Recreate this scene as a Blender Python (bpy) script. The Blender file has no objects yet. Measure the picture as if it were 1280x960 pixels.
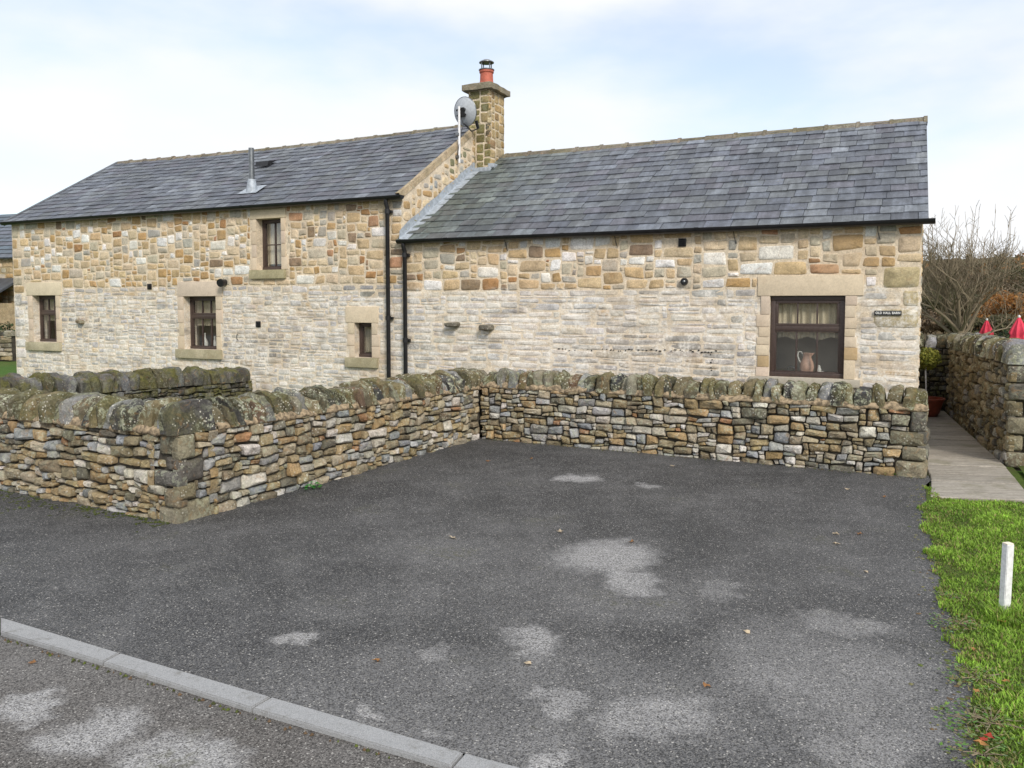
import bpy, bmesh, math, random
import numpy as np
from mathutils import Vector, Matrix, noise as mnoise

rng = random.Random(7)
scene = bpy.context.scene
COL = scene.collection
R = math.radians

# ------------------------------------------------------------------ camera
CAM_H = 1.9
F_PX, PITCH, SHIFT = 1019.4, 0.060, -38.8          # focal length in pixels of a 1280 px wide picture
cam_data = bpy.data.cameras.new('camera')
cam_data.sensor_width = 36.0
cam_data.lens = F_PX / 1280 * 36.0
cam_data.shift_y = SHIFT / 1280
cam_data.clip_end = 6000
cam_data.clip_start = 0.05
cam = bpy.data.objects.new('camera', cam_data)
COL.objects.link(cam)
cam.location = (0, 0, CAM_H)
cam.rotation_euler = (math.pi / 2 - PITCH, 0, 0)
scene.camera = cam

# ------------------------------------------------------------------ sky, sun, exposure
SUN_AZ = Vector((0.36, -0.93, 0)).normalized()      # towards the sun, on the ground
SUN_EL = R(36)
world = bpy.data.worlds.new('World')
scene.world = world
world.use_nodes = True
wn, wl = world.node_tree.nodes, world.node_tree.links
wn.clear()
w_out = wn.new('ShaderNodeOutputWorld')
w_bg = wn.new('ShaderNodeBackground')
w_sky = wn.new('ShaderNodeTexSky')
w_sky.sky_type = 'NISHITA'
w_sky.sun_disc = False
w_sky.sun_elevation = SUN_EL
w_sky.sun_rotation = math.atan2(SUN_AZ.x, SUN_AZ.y)
w_sky.air_density = 1.0
w_sky.dust_density = 0.6
w_tc = wn.new('ShaderNodeTexCoord')
w_map = wn.new('ShaderNodeMapping')
w_map.inputs['Scale'].default_value = (1.0, 1.0, 2.6)
w_map.inputs['Location'].default_value = (3.1, 0.9, 0.25)
wl.new(w_tc.outputs['Generated'], w_map.inputs['Vector'])
w_n = wn.new('ShaderNodeTexNoise')
w_n.inputs['Scale'].default_value = 1.7
w_n.inputs['Detail'].default_value = 6
w_n.inputs['Roughness'].default_value = 0.52
wl.new(w_map.outputs['Vector'], w_n.inputs['Vector'])
w_mask = wn.new('ShaderNodeMapRange')
w_mask.interpolation_type = 'SMOOTHSTEP'
w_mask.inputs['From Min'].default_value = 0.32
w_mask.inputs['From Max'].default_value = 0.56
w_mask.inputs['To Min'].default_value = 0.42
wl.new(w_n.outputs['Fac'], w_mask.inputs['Value'])
w_n2 = wn.new('ShaderNodeTexNoise')
w_n2.inputs['Scale'].default_value = 3.6
w_n2.inputs['Detail'].default_value = 6
wl.new(w_map.outputs['Vector'], w_n2.inputs['Vector'])
w_cc = wn.new('ShaderNodeValToRGB')                 # cloud colour, thin grey to white
w_cc.color_ramp.elements[0].position = 0.3
w_cc.color_ramp.elements[0].color = (4.6, 4.95, 5.35, 1)
w_cc.color_ramp.elements[1].position = 0.62
w_cc.color_ramp.elements[1].color = (5.05, 5.1, 5.2, 1)
wl.new(w_n2.outputs['Fac'], w_cc.inputs['Fac'])
w_mix = wn.new('ShaderNodeMix')
w_mix.data_type = 'RGBA'
wl.new(w_mask.outputs['Result'], w_mix.inputs[0])
wl.new(w_sky.outputs['Color'], w_mix.inputs[6])
wl.new(w_cc.outputs['Color'], w_mix.inputs[7])
wl.new(w_mix.outputs[2], w_bg.inputs['Color'])
w_bg.inputs['Strength'].default_value = 0.1
wl.new(w_bg.outputs['Background'], w_out.inputs['Surface'])

sun_d = bpy.data.lights.new('sun', 'SUN')
sun_d.energy = 1.5
sun_d.angle = R(15)
sun_d.color = (1.0, 0.93, 0.82)
sun = bpy.data.objects.new('sun', sun_d)
COL.objects.link(sun)
sun_dir = Vector((SUN_AZ.x * math.cos(SUN_EL), SUN_AZ.y * math.cos(SUN_EL), math.sin(SUN_EL)))
sun.rotation_euler = sun_dir.to_track_quat('Z', 'Y').to_euler()
sun.location = (6, -8, 12)

scene.view_settings.view_transform = 'Standard'
scene.view_settings.look = 'None'
scene.view_settings.gamma = 1.0
scene.view_settings.exposure = 1.0
scene.render.resolution_x, scene.render.resolution_y = 1024, 768

# ------------------------------------------------------------------ pixel -> place helpers (1280 x 960 photo pixels)
CP, SP = math.cos(PITCH), math.sin(PITCH)
def ray(px, py):
    a = (px - 640) / F_PX
    b = -(py - 480 - SHIFT) / F_PX
    return Vector((a, CP + b * SP, b * CP - SP))
def gnd(px, py, z=0.0):
    r = ray(px, py)
    return Vector((0, 0, CAM_H)) + r * ((z - CAM_H) / r.z)
def at_depth(px, py, depth):
    r = ray(px, py)
    return Vector((0, 0, CAM_H)) + r * (depth / r.y)
def to_px(p):
    z = p.z - CAM_H
    d = p.y * CP - z * SP
    if d < 0.1: return (-999, -999, 0.1)
    return (640 + F_PX * p.x / d, 480 + SHIFT - F_PX * (z * CP + p.y * SP) / d, d)
TH = 0.447                                           # the houses' front is turned by this angle
DR = Vector((math.cos(TH), -math.sin(TH), 0))        # along the front, to the right
DN = Vector((math.sin(TH), math.cos(TH), 0))         # into the house
R0 = Vector((4.896, 9.796, 0))                       # right front corner of the lower house
L1, L2 = 7.344, 9.67
ZE1, ZR1, S1 = 2.905, 4.66, 2.951
ZE2, ZR2, S2 = 3.60, 5.24, 2.70
def fac(px, py, off=0.0):                            # point on the front: (u from R0, z)
    r = ray(px, py)
    t = (R0.dot(DN) + off) / r.dot(DN)
    q = r * t + Vector((0, 0, CAM_H))
    return ((q - R0).dot(DR), q.z)

# ------------------------------------------------------------------ object helpers
def tag(o, label=None, cat=None, group=None, kind=None):
    if label: o['label'] = label
    if cat: o['category'] = cat
    if group: o['group'] = group
    if kind: o['kind'] = kind
    return o
def thing(name, label, cat, loc=(0, 0, 0), rotz=0.0, group=None):
    o = bpy.data.objects.new(name, None)
    o.empty_display_size = 0.2
    COL.objects.link(o)
    o.location = loc
    o.rotation_euler = (0, 0, rotz)
    return tag(o, label, cat, group)
def world_matrix(o):
    m = o.matrix_basis.copy()
    while o.parent:
        o = o.parent
        m = o.matrix_basis @ m
    return m
def mesh_obj(name, verts, faces, mat, parent=None, col=None, smooth=None, centre=False):
    me = bpy.data.meshes.new(name)
    if centre and len(verts):
        c = Vector(np.mean(np.asarray(verts, float), axis=0))
        verts = [(v[0] - c.x, v[1] - c.y, v[2] - c.z) for v in verts]
    me.from_pydata([tuple(v) for v in verts], [], faces)
    if mat: me.materials.append(mat)
    if col is not None:
        at = me.color_attributes.new('col', 'FLOAT_COLOR', 'POINT')
        n = len(verts)
        arr = np.empty((n, 4), np.float32)
        arr[:] = col
        at.data.foreach_set('color', arr.ravel())
    if smooth is not None:
        me.polygons.foreach_set('use_smooth', [True] * len(me.polygons))
        if smooth < 170: me.set_sharp_from_angle(angle=R(smooth))
    me.update()
    o = bpy.data.objects.new(name, me)
    COL.objects.link(o)
    if centre and len(verts): o.location = c
    if parent: o.parent = parent
    return o

class MB:
    """collects shapes for ONE mesh"""
    def __init__(s): s.v, s.f, s.c = [], [], []
    def add(s, verts, faces, col=(1, 1, 1, 1)):
        b = len(s.v)
        s.v += [tuple(v) for v in verts]
        s.f += [tuple(i + b for i in f) for f in faces]
        s.c += [col] * len(verts)
        return s
    def box(s, x0, x1, y0, y1, z0, z1, col=(1, 1, 1, 1), bev=0.0):
        if bev <= 0:
            v = [(x0,y0,z0),(x1,y0,z0),(x1,y1,z0),(x0,y1,z0),(x0,y0,z1),(x1,y0,z1),(x1,y1,z1),(x0,y1,z1)]
            f = [(0,3,2,1),(4,5,6,7),(0,1,5,4),(1,2,6,5),(2,3,7,6),(3,0,4,7)]
            return s.add(v, f, col)
        bm = bmesh.new()
        bmesh.ops.create_cube(bm, size=1)
        for v in bm.verts:
            v.co = Vector(((x0+x1)/2 + v.co.x*(x1-x0), (y0+y1)/2 + v.co.y*(y1-y0), (z0+z1)/2 + v.co.z*(z1-z0)))
        bmesh.ops.bevel(bm, geom=bm.edges[:], offset=bev, segments=2, affect='EDGES', profile=0.6)
        return s.bm(bm, col)
    def bm(s, bm, col=(1, 1, 1, 1)):
        bm.verts.index_update()
        s.add([v.co[:] for v in bm.verts], [[v.index for v in f.verts] for f in bm.faces], col)
        bm.free()
        return s
    def tube(s, pts, rad, n=8, col=(1, 1, 1, 1), cap=True):
        pts = [Vector(p) for p in pts]
        rads = rad if isinstance(rad, (list, tuple)) else [rad] * len(pts)
        vs, fs = [], []
        up = None
        for i, p in enumerate(pts):
            a = pts[max(i-1, 0)]; b = pts[min(i+1, len(pts)-1)]
            t = (b - a).normalized()
            if up is None: up = Vector((0, 0, 1)) if abs(t.z) < 0.9 else Vector((1, 0, 0))
            x = t.cross(up).normalized(); y = x.cross(t).normalized(); up = y
            for k in range(n):
                an = 2 * math.pi * k / n
                vs.append(p + (x * math.cos(an) + y * math.sin(an)) * rads[i])
        for i in range(len(pts) - 1):
            for k in range(n):
                k2 = (k + 1) % n
                fs.append((i*n+k, i*n+k2, (i+1)*n+k2, (i+1)*n+k))
        if cap:
            fs.append(tuple(range(n-1, -1, -1))); fs.append(tuple((len(pts)-1)*n + k for k in range(n)))
        return s.add(vs, fs, col)
    def lathe(s, prof, n=16, origin=(0, 0, 0), col=(1, 1, 1, 1)):
        vs, fs = [], []
        o = Vector(origin)
        for r_, z in prof:
            for k in range(n):
                a = 2 * math.pi * k / n
                vs.append(o + Vector((r_ * math.cos(a), r_ * math.sin(a), z)))
        for i in range(len(prof) - 1):
            for k in range(n):
                k2 = (k + 1) % n
                fs.append((i*n+k, i*n+k2, (i+1)*n+k2, (i+1)*n+k))
        return s.add(vs, fs, col)
    def xf(s, m):
        s.v = [tuple(m @ Vector(v)) for v in s.v]
        return s
    def build(s, name, mat, parent=None, smooth=None, centre=False):
        return mesh_obj(name, s.v, s.f, mat, parent, np.array(s.c, np.float32), smooth, centre)

# ------------------------------------------------------------------ materials
def new_mat(name):
    m = bpy.data.materials.new(name)
    m.use_nodes = True
    nt = m.node_tree
    b = nt.nodes['Principled BSDF']
    return m, nt, b
class NB:
    def __init__(s, nt): s.nt, s.n, s.l = nt, nt.nodes, nt.links
    def link(s, a, b): s.l.new(a, b)
    def val(s, sock, v):
        if hasattr(v, 'bl_idname') or isinstance(v, bpy.types.NodeSocket): s.l.new(v, sock)
        else: sock.default_value = v
    def noise(s, vec, scale, detail=4, rough=0.55, dist=0.0):
        t = s.n.new('ShaderNodeTexNoise')
        t.inputs['Scale'].default_value = scale; t.inputs['Detail'].default_value = detail
        t.inputs['Roughness'].default_value = rough; t.inputs['Distortion'].default_value = dist
        if vec: s.link(vec, t.inputs['Vector'])
        return t.outputs['Fac']
    def noisec(s, vec, scale, detail=3):
        t = s.n.new('ShaderNodeTexNoise')
        t.inputs['Scale'].default_value = scale; t.inputs['Detail'].default_value = detail
        if vec: s.link(vec, t.inputs['Vector'])
        return t.outputs['Color']
    def voro(s, vec, scale, feature='F1', out='Distance', rand=1.0):
        t = s.n.new('ShaderNodeTexVoronoi'); t.feature = feature
        t.inputs['Scale'].default_value = scale; t.inputs['Randomness'].default_value = rand
        if vec: s.link(vec, t.inputs['Vector'])
        return t.outputs[out]
    def ramp(s, v, a, b, lo=0.0, hi=1.0, smooth=True):
        t = s.n.new('ShaderNodeMapRange')
        if smooth: t.interpolation_type = 'SMOOTHSTEP'
        for k, x in (('From Min', a), ('From Max', b), ('To Min', lo), ('To Max', hi)): s.val(t.inputs[k], x)
        s.val(t.inputs['Value'], v)
        return t.outputs['Result']
    def math(s, op, a, b=0.0):
        t = s.n.new('ShaderNodeMath'); t.operation = op
        s.val(t.inputs[0], a); s.val(t.inputs[1], b)
        return t.outputs[0]
    def mix(s, f, a, b, mode='MIX'):
        t = s.n.new('ShaderNodeMix'); t.data_type = 'RGBA'; t.blend_type = mode
        s.val(t.inputs[0], f)
        for sock, v in ((t.inputs[6], a), (t.inputs[7], b)):
            if isinstance(v, (tuple, list)): sock.default_value = (*v[:3], 1)
            else: s.link(v, sock)
        return t.outputs[2]
    def attr(s, name):
        t = s.n.new('ShaderNodeAttribute'); t.attribute_name = name
        return t
    def pos(s):
        return s.n.new('ShaderNodeNewGeometry').outputs['Position']
    def vadd(s, a, b, op='ADD'):
        t = s.n.new('ShaderNodeVectorMath'); t.operation = op
        s.val(t.inputs[0], a); s.val(t.inputs[1], b)
        return t.outputs['Vector']
    def sep(s, v):
        t = s.n.new('ShaderNodeSeparateXYZ'); s.link(v, t.inputs[0]); return t.outputs
    def bump(s, h, strength, dist, bsdf, normal=None):
        t = s.n.new('ShaderNodeBump')
        t.inputs['Strength'].default_value = strength; t.inputs['Distance'].default_value = dist
        s.link(h, t.inputs['Height'])
        if normal: s.link(normal, t.inputs['Normal'])
        if bsdf: s.link(t.outputs['Normal'], bsdf.inputs['Normal'])
        return t.outputs['Normal']

def mat_plain(name, col, rough=0.6, metal=0.0, var=0.12, scale=30, bump=0.1, bdist=0.002, spec=0.5):
    m, nt, b = new_mat(name)
    k = NB(nt); p = k.pos()
    n = k.noise(p, scale, 5)
    f = k.ramp(n, 0.3, 0.7, 1 - var, 1 + var)
    t = nt.nodes.new('ShaderNodeVectorMath'); t.operation = 'SCALE'
    t.inputs[0].default_value = col; k.link(f, t.inputs['Scale'])
    k.link(t.outputs[0], b.inputs['Base Color'])
    b.inputs['Roughness'].default_value = rough
    b.inputs['Metallic'].default_value = metal
    b.inputs['Specular IOR Level'].default_value = spec
    if bump: k.bump(n, bump, bdist, b)
    return m

def scale_col(k, col, f):
    t = k.n.new('ShaderNodeVectorMath'); t.operation = 'SCALE'
    k.link(col, t.inputs[0]); k.val(t.inputs['Scale'], f)
    return t.outputs[0]

def mat_stone(name, lichen=0.0, moss=0.0, wash=False, bump=0.5, dark=0.0, grain=1.0, con=1.0):
    """stone: colour per piece from its 'col' attribute, with grain, blotches, lichen, moss and limewash remains"""
    m, nt, b = new_mat(name)
    k = NB(nt); p = k.pos()
    a = k.attr('col')
    off = k.math('MULTIPLY', a.outputs['Alpha'], 37.0)
    pv = k.vadd(p, off)
    n1 = k.noise(pv, 7, 5, 0.6)
    n2 = k.noise(pv, 45, 6, 0.65)
    n3 = k.noise(pv, 220, 3, 0.6)
    c = scale_col(k, a.outputs['Color'], k.ramp(n1, 0.25, 0.75, 1-0.26*con, 1+0.24*con))
    c = scale_col(k, c, k.ramp(n2, 0.3, 0.7, 1-0.28*con, 1+0.24*con))
    c = scale_col(k, c, k.ramp(n3, 0.25, 0.75, 1-0.2*con, 1+0.2*con))
    # iron staining / bedding bands
    st = k.ramp(k.noise(pv, 11, 3, 0.5, 1.2), 0.56, 0.72, 0, 0.4*con)
    c = k.mix(st, c, (0.30, 0.17, 0.07))
    if wash:
        z = k.sep(p)[2]
        zz = k.math('ADD', z, k.ramp(k.noise(p, 2.2, 3), 0.3, 0.7, -0.08, 0.08))
        low = k.ramp(zz, 2.02, 2.14, 1.0, 0.0)
        w1 = k.ramp(k.noise(p, 5.5, 6, 0.68), 0.36, 0.62)
        w2 = k.ramp(k.noise(p, 30, 5, 0.7), 0.36, 0.60, 0.15, 1)
        wm = k.math('MULTIPLY', k.math('MULTIPLY', w1, w2), k.ramp(low, 0, 1, 0.06, 0.85))
        c = k.mix(wm, c, (0.82, 0.79, 0.74))
        # sooty damp streaks with a shape of their own, low on the wall
        mp = k.n.new('ShaderNodeMapping'); mp.inputs['Scale'].default_value = (1.1, 1.1, 6)
        k.link(p, mp.inputs['Vector'])
        ds = k.ramp(k.noise(mp.outputs[0], 1.3, 7, 0.75), 0.47, 0.72, 0, 0.75)
        c = k.mix(k.math('MULTIPLY', ds, low), c, (0.22, 0.205, 0.19))
        c = k.mix(k.ramp(k.noise(p, 1.1, 4, 0.6), 0.5, 0.72, 0, 0.35), c, (0.50, 0.37, 0.24))
    if lichen:
        lm = k.ramp(k.noise(pv, 16, 6, 0.75), 0.50, 0.58)
        lsel = k.ramp(k.noise(pv, 2.2, 2), 0.40, 0.60)
        lm = k.math('MULTIPLY', k.math('MULTIPLY', lm, lsel), lichen)
        c = k.mix(lm, c, (0.42, 0.44, 0.33))
        sp = k.ramp(k.voro(pv, 30), 0.20, 0.30, 1, 0)
        ssel = k.ramp(k.noise(pv, 4.5, 3), 0.47, 0.56)
        c = k.mix(k.math('MULTIPLY', k.math('MULTIPLY', sp, ssel), lichen), c, (0.62, 0.60, 0.52))
        bl = k.ramp(k.noise(pv, 8, 5, 0.7), 0.56, 0.66, 0, 0.55*min(1, lichen))
        c = k.mix(bl, c, (0.045, 0.042, 0.035))
    if moss:
        nz = k.sep(k.n.new('ShaderNodeNewGeometry').outputs['Normal'])[2]
        mm = k.math('MULTIPLY', k.ramp(k.noise(p, 3.1, 5, 0.65), 0.42, 0.60), moss)
        mm = k.math('MULTIPLY', mm, k.ramp(nz, -0.3, 0.5, 0.35, 1))
        c = k.mix(mm, c, k.mix(k.ramp(n2, 0.3, 0.7), (0.055, 0.062, 0.016), (0.16, 0.145, 0.045)))
    if dark: c = scale_col(k, c, 1 - dark)
    k.link(c, b.inputs['Base Color'])
    b.inputs['Roughness'].default_value = 0.88
    b.inputs['Specular IOR Level'].default_value = 0.25
    h = k.math('ADD', k.math('MULTIPLY', n2, 0.6), k.math('MULTIPLY', n3, 0.25))
    h = k.math('ADD', h, k.math('MULTIPLY', k.noise(pv, 14, 4, 0.6), 1.0))
    k.bump(h, bump, 0.018 * grain, b)
    return m

M = {}
M['house_stone'] = mat_stone('house_stone', wash=True, bump=0.4, con=0.75)
M['chimney_stone'] = mat_stone('chimney_stone', lichen=0.25, moss=0.35, bump=0.5)
M['dry_stone'] = mat_stone('dry_stone', lichen=0.5, moss=0.22, bump=0.8)
M['coping_stone'] = mat_stone('coping_stone', lichen=1.0, moss=0.55, bump=1.0)
M['mossy_stone'] = mat_stone('mossy_stone', lichen=0.25, moss=0.9, bump=0.9)
M['dressed_stone'] = mat_stone('dressed_stone', bump=0.08, con=0.3)
M['sill_stone'] = mat_stone('sill_stone', moss=0.4, bump=0.15, con=0.5)
M['wall_core'] = mat_plain('wall_core', (0.055, 0.047, 0.036), 0.95, var=0.4, scale=12, bump=0.8, bdist=0.02)
M['lime_mortar'] = mat_plain('lime_mortar', (0.28, 0.215, 0.14), 0.95, var=0.55, scale=24, bump=0.9, bdist=0.02)
M['black_plastic'] = mat_plain('black_plastic', (0.012, 0.012, 0.014), 0.38, var=0.3, scale=14, bump=0.05)
M['brown_frame'] = mat_plain('brown_frame', (0.060, 0.040, 0.034), 0.42, var=0.2, scale=40, bump=0.06)
M['lead'] = mat_plain('lead', (0.36, 0.40, 0.45), 0.55, metal=0.15, var=0.2, scale=18, bump=0.3, bdist=0.006)
M['steel'] = mat_plain('steel', (0.20, 0.21, 0.22), 0.35, metal=0.85, var=0.2, scale=20, bump=0.03)
M['dish_grey'] = mat_plain('dish_grey', (0.40, 0.43, 0.47), 0.5, var=0.1, scale=20, bump=0.03)
M['white_paint'] = mat_plain('white_paint', (0.74, 0.74, 0.76), 0.55, var=0.12, scale=45, bump=0.3, bdist=0.003)
M['terracotta'] = mat_plain('terracotta', (0.42, 0.11, 0.07), 0.7, var=0.2, scale=18, bump=0.1)
M['clay_bowl'] = mat_plain('clay_bowl', (0.21, 0.045, 0.022), 0.5, var=0.25, scale=14, bump=0.1)
M['red_fabric'] = mat_plain('red_fabric', (0.70, 0.05, 0.10), 0.8, var=0.12, scale=10, bump=0.2, bdist=0.01)
M['linen'] = mat_plain('linen', (0.72, 0.62, 0.46), 0.9, var=0.12, scale=60, bump=0.2)
M['room_wall'] = mat_plain('room_wall', (0.74, 0.66, 0.55), 0.9, var=0.1, scale=3, bump=0)
M['jug_glaze'] = mat_plain('jug_glaze', (0.66, 0.42, 0.32), 0.35, var=0.12, scale=20, bump=0.02)
M['white_glaze'] = mat_plain('white_glaze', (0.72, 0.70, 0.66), 0.3, var=0.08, scale=20, bump=0.02)
M['sign_black'] = mat_plain('sign_black', (0.022, 0.022, 0.024), 0.5, var=0.2, scale=60, bump=0.1)
M['lettering'] = mat_plain('lettering', (0.8, 0.8, 0.78), 0.5, var=0.03, bump=0)
M['kerb'] = None
def mat_kerb():
    m, nt, b = new_mat('kerb')
    k = NB(nt); p = k.pos()
    c = k.mix(k.ramp(k.noise(p, 260, 3), 0.35, 0.65), (0.24, 0.245, 0.255), (0.37, 0.375, 0.385))
    c = k.mix(k.ramp(k.noise(p, 9, 6, 0.7), 0.5, 0.72, 0, 0.6), c, (0.15, 0.145, 0.13))
    c = k.mix(k.ramp(k.noise(p, 40, 5, 0.7), 0.6, 0.7, 0, 0.5), c, (0.09, 0.09, 0.08))
    k.link(c, b.inputs['Base Color']); b.inputs['Roughness'].default_value = 0.9
    k.bump(k.noise(p, 120, 5, 0.7), 0.6, 0.006, b)
    return m
M['kerb'] = mat_kerb()
M['flagstone'] = None
M['glass'] = None

def mat_glass():
    m, nt, b = new_mat('window_glass')
    nt.nodes.remove(b)
    k = NB(nt)
    fr = nt.nodes.new('ShaderNodeLayerWeight'); fr.inputs['Blend'].default_value = 0.5
    gl = nt.nodes.new('ShaderNodeBsdfGlossy'); gl.inputs['Roughness'].default_value = 0.02
    tr = nt.nodes.new('ShaderNodeBsdfTransparent'); tr.inputs['Color'].default_value = (0.94, 0.95, 0.945, 1)
    mx = nt.nodes.new('ShaderNodeMixShader')
    f = k.math('ADD', k.math('MULTIPLY', k.math('POWER', fr.outputs['Facing'], 4.0), 0.6), 0.085)
    k.link(f, mx.inputs[0]); k.link(tr.outputs[0], mx.inputs[1]); k.link(gl.outputs[0], mx.inputs[2])
    k.link(mx.outputs[0], nt.nodes['Material Output'].inputs['Surface'])
    bn = k.bump(k.noise(k.pos(), 2.5, 2), 0.05, 0.02, None)
    k.link(bn, gl.inputs['Normal'])
    return m
M['glass'] = mat_glass()

def mat_slate():
    m, nt, b = new_mat('slate')
    k = NB(nt); p = k.pos(); a = k.attr('col')
    pv = k.vadd(p, k.math('MULTIPLY', a.outputs['Alpha'], 41.0))
    n1 = k.noise(pv, 9, 5, 0.6); n2 = k.noise(pv, 60, 5, 0.65)
    c = scale_col(k, a.outputs['Color'], k.ramp(n1, 0.3, 0.7, 0.72, 1.3))
    c = scale_col(k, c, k.ramp(n2, 0.3, 0.7, 0.82, 1.2))
    li = k.math('MULTIPLY', k.ramp(k.noise(p, 1.4, 4), 0.52, 0.7), k.ramp(k.noise(pv, 26, 5, 0.7), 0.5, 0.62, 0, 0.4))
    c = k.mix(li, c, (0.16, 0.16, 0.10))
    rp = k.n.new('ShaderNodeMapping'); rp.vector_type = 'POINT'; rp.inputs['Rotation'].default_value = (0, 0, TH); k.link(p, rp.inputs['Vector'])
    rs2 = k.n.new('ShaderNodeMapping'); rs2.inputs['Scale'].default_value = (5.0, 0.7, 0.7); k.link(rp.outputs[0], rs2.inputs['Vector'])
    c = scale_col(k, c, k.ramp(k.noise(rs2.outputs[0], 1.6, 5, 0.65), 0.35, 0.7, 0.72, 1.22))
    k.link(c, b.inputs['Base Color'])
    k.link(k.ramp(n1, 0.3, 0.7, 0.42, 0.62), b.inputs['Roughness'])
    b.inputs['Specular IOR Level'].default_value = 0.45
    k.bump(k.math('ADD', n1, k.math('MULTIPLY', n2, 0.5)), 0.5, 0.008, b)
    return m
M['slate'] = mat_slate()

def mat_flag():
    m, nt, b = new_mat('flagstone')
    k = NB(nt); p = k.pos(); a = k.attr('col')
    mp = k.n.new('ShaderNodeMapping'); mp.inputs['Rotation'].default_value = (0, 0, TH); mp.inputs['Scale'].default_value = (1.2, 7, 1)
    k.link(p, mp.inputs['Vector'])
    n1 = k.noise(mp.outputs[0], 3.0, 6, 0.65); n2 = k.noise(p, 40, 5, 0.6)
    c = scale_col(k, a.outputs['Color'], k.ramp(n1, 0.3, 0.7, 0.75, 1.22))
    c = scale_col(k, c, k.ramp(n2, 0.3, 0.7, 0.85, 1.15))
    c = k.mix(k.ramp(k.noise(p, 2.0, 4), 0.52, 0.68, 0, 0.4), c, (0.12, 0.115, 0.05))
    k.link(c, b.inputs['Base Color']); b.inputs['Roughness'].default_value = 0.75
    k.bump(k.math('ADD', n1, n2), 0.4, 0.008, b)
    return m
M['flagstone'] = mat_flag()

def mat_tarmac(name, base, patches, chip=0.34):
    m, nt, b = new_mat(name)
    k = NB(nt); p = k.pos()
    warp = k.vadd(k.noisec(p, 1.6, 5), (0.5, 0.5, 0.5), 'SUBTRACT')
    t = k.n.new('ShaderNodeVectorMath'); t.operation = 'SCALE'; k.link(warp, t.inputs[0]); t.inputs['Scale'].default_value = 0.6
    warp2 = k.vadd(k.noisec(p, 9.0, 6), (0.5, 0.5, 0.5), 'SUBTRACT')
    t2 = k.n.new('ShaderNodeVectorMath'); t2.operation = 'SCALE'; k.link(warp2, t2.inputs[0]); t2.inputs['Scale'].default_value = 0.28
    pw = k.vadd(k.vadd(p, t.outputs[0]), t2.outputs[0])
    acc = None
    for (cx, cy, rx, ry, ang, stren) in patches:
        mp = k.n.new('ShaderNodeMapping'); mp.vector_type = 'TEXTURE'
        mp.inputs['Location'].default_value = (cx, cy, 0); mp.inputs['Rotation'].default_value = (0, 0, ang)
        mp.inputs['Scale'].default_value = (rx, ry, 1000)
        k.link(pw, mp.inputs['Vector'])
        ln = k.n.new('ShaderNodeVectorMath'); ln.operation = 'LENGTH'; k.link(mp.outputs[0], ln.inputs[0])
        e = k.ramp(ln.outputs['Value'], 0.45, 1.15, stren, 0.0)
        acc = e if acc is None else k.math('MAXIMUM', acc, e)
    big = k.ramp(k.noise(p, 0.55, 6, 0.6), 0.38, 0.68)
    cell = k.voro(p, 150, 'F1', 'Color')
    cellv = k.sep(cell)
    cd = k.voro(p, 150, 'F1', 'Distance')
    fine = k.noise(p, 420, 3, 0.7)
    dust_and_light = k.math('ADD', acc, k.math('MULTIPLY', k.math('ADD', big, k.ramp(k.noise(p, 2.3, 5, 0.7), 0.42, 0.7)), 0.15))
    g = k.ramp(cellv[0], 0.0, 1.0, 0.35, 1.8, False)
    cb = k.mix(dust_and_light, base, (0.265, 0.262, 0.265))
    cb = scale_col(k, cb, k.math('ADD', g, -0.04))
    chips = k.math('MULTIPLY', k.ramp(cellv[1], 0.72, 0.86), k.ramp(cd, 0.25, 0.5, 1, 0.3))
    c = k.mix(k.math('MULTIPLY', chips, 0.8), cb, (chip, chip * 0.97, chip * 0.92))
    white = k.ramp(cellv[2], 0.985, 0.99)
    c = k.mix(k.math('MULTIPLY', white, 0.7), c, (0.6, 0.58, 0.55))
    # thin algae / moss film in blotches
    al = k.math('MULTIPLY', k.ramp(k.noise(p, 1.1, 5, 0.65), 0.57, 0.72), k.ramp(k.noise(p, 22, 4), 0.42, 0.62, 0, 0.5))
    c = k.mix(al, c, (0.085, 0.085, 0.030))
    k.link(c, b.inputs['Base Color'])
    k.link(k.ramp(dust_and_light, 0, 1, 0.62, 0.85), b.inputs['Roughness'])
    b.inputs['Specular IOR Level'].default_value = 0.32
    h = k.math('ADD', k.ramp(cd, 0.0, 0.6, 1, 0), k.math('MULTIPLY', fine, 0.4))
    k.bump(h, 0.8, 0.004, b)
    return m

def mat_leafy(name, spread=0.25, trans=0.25):
    m, nt, b = new_mat(name)
    k = NB(nt); a = k.attr('col')
    c = scale_col(k, a.outputs['Color'], k.ramp(k.noise(k.pos(), 20, 3), 0.3, 0.7, 1 - spread, 1 + spread))
    k.link(c, b.inputs['Base Color']); b.inputs['Roughness'].default_value = 0.6
    b.inputs['Specular IOR Level'].default_value = 0.3
    tr = nt.nodes.new('ShaderNodeBsdfTranslucent'); k.link(c, tr.inputs['Color'])
    mx = nt.nodes.new('ShaderNodeMixShader'); mx.inputs[0].default_value = trans
    k.link(b.outputs[0], mx.inputs[1]); k.link(tr.outputs[0], mx.inputs[2])
    k.link(mx.outputs[0], nt.nodes['Material Output'].inputs['Surface'])
    return m
M['leaf'] = mat_leafy('leaf')
M['grass'] = mat_leafy('grass', 0.3, 0.35)
def mat_bark():
    m, nt, b = new_mat('bark')
    k = NB(nt); p = k.pos()
    n = k.noise(p, 25, 5)
    k.link(k.mix(n, (0.12, 0.095, 0.065), (0.27, 0.22, 0.15)), b.inputs['Base Color'])
    b.inputs['Roughness'].default_value = 0.9
    return m
M['bark'] = mat_bark()
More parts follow.
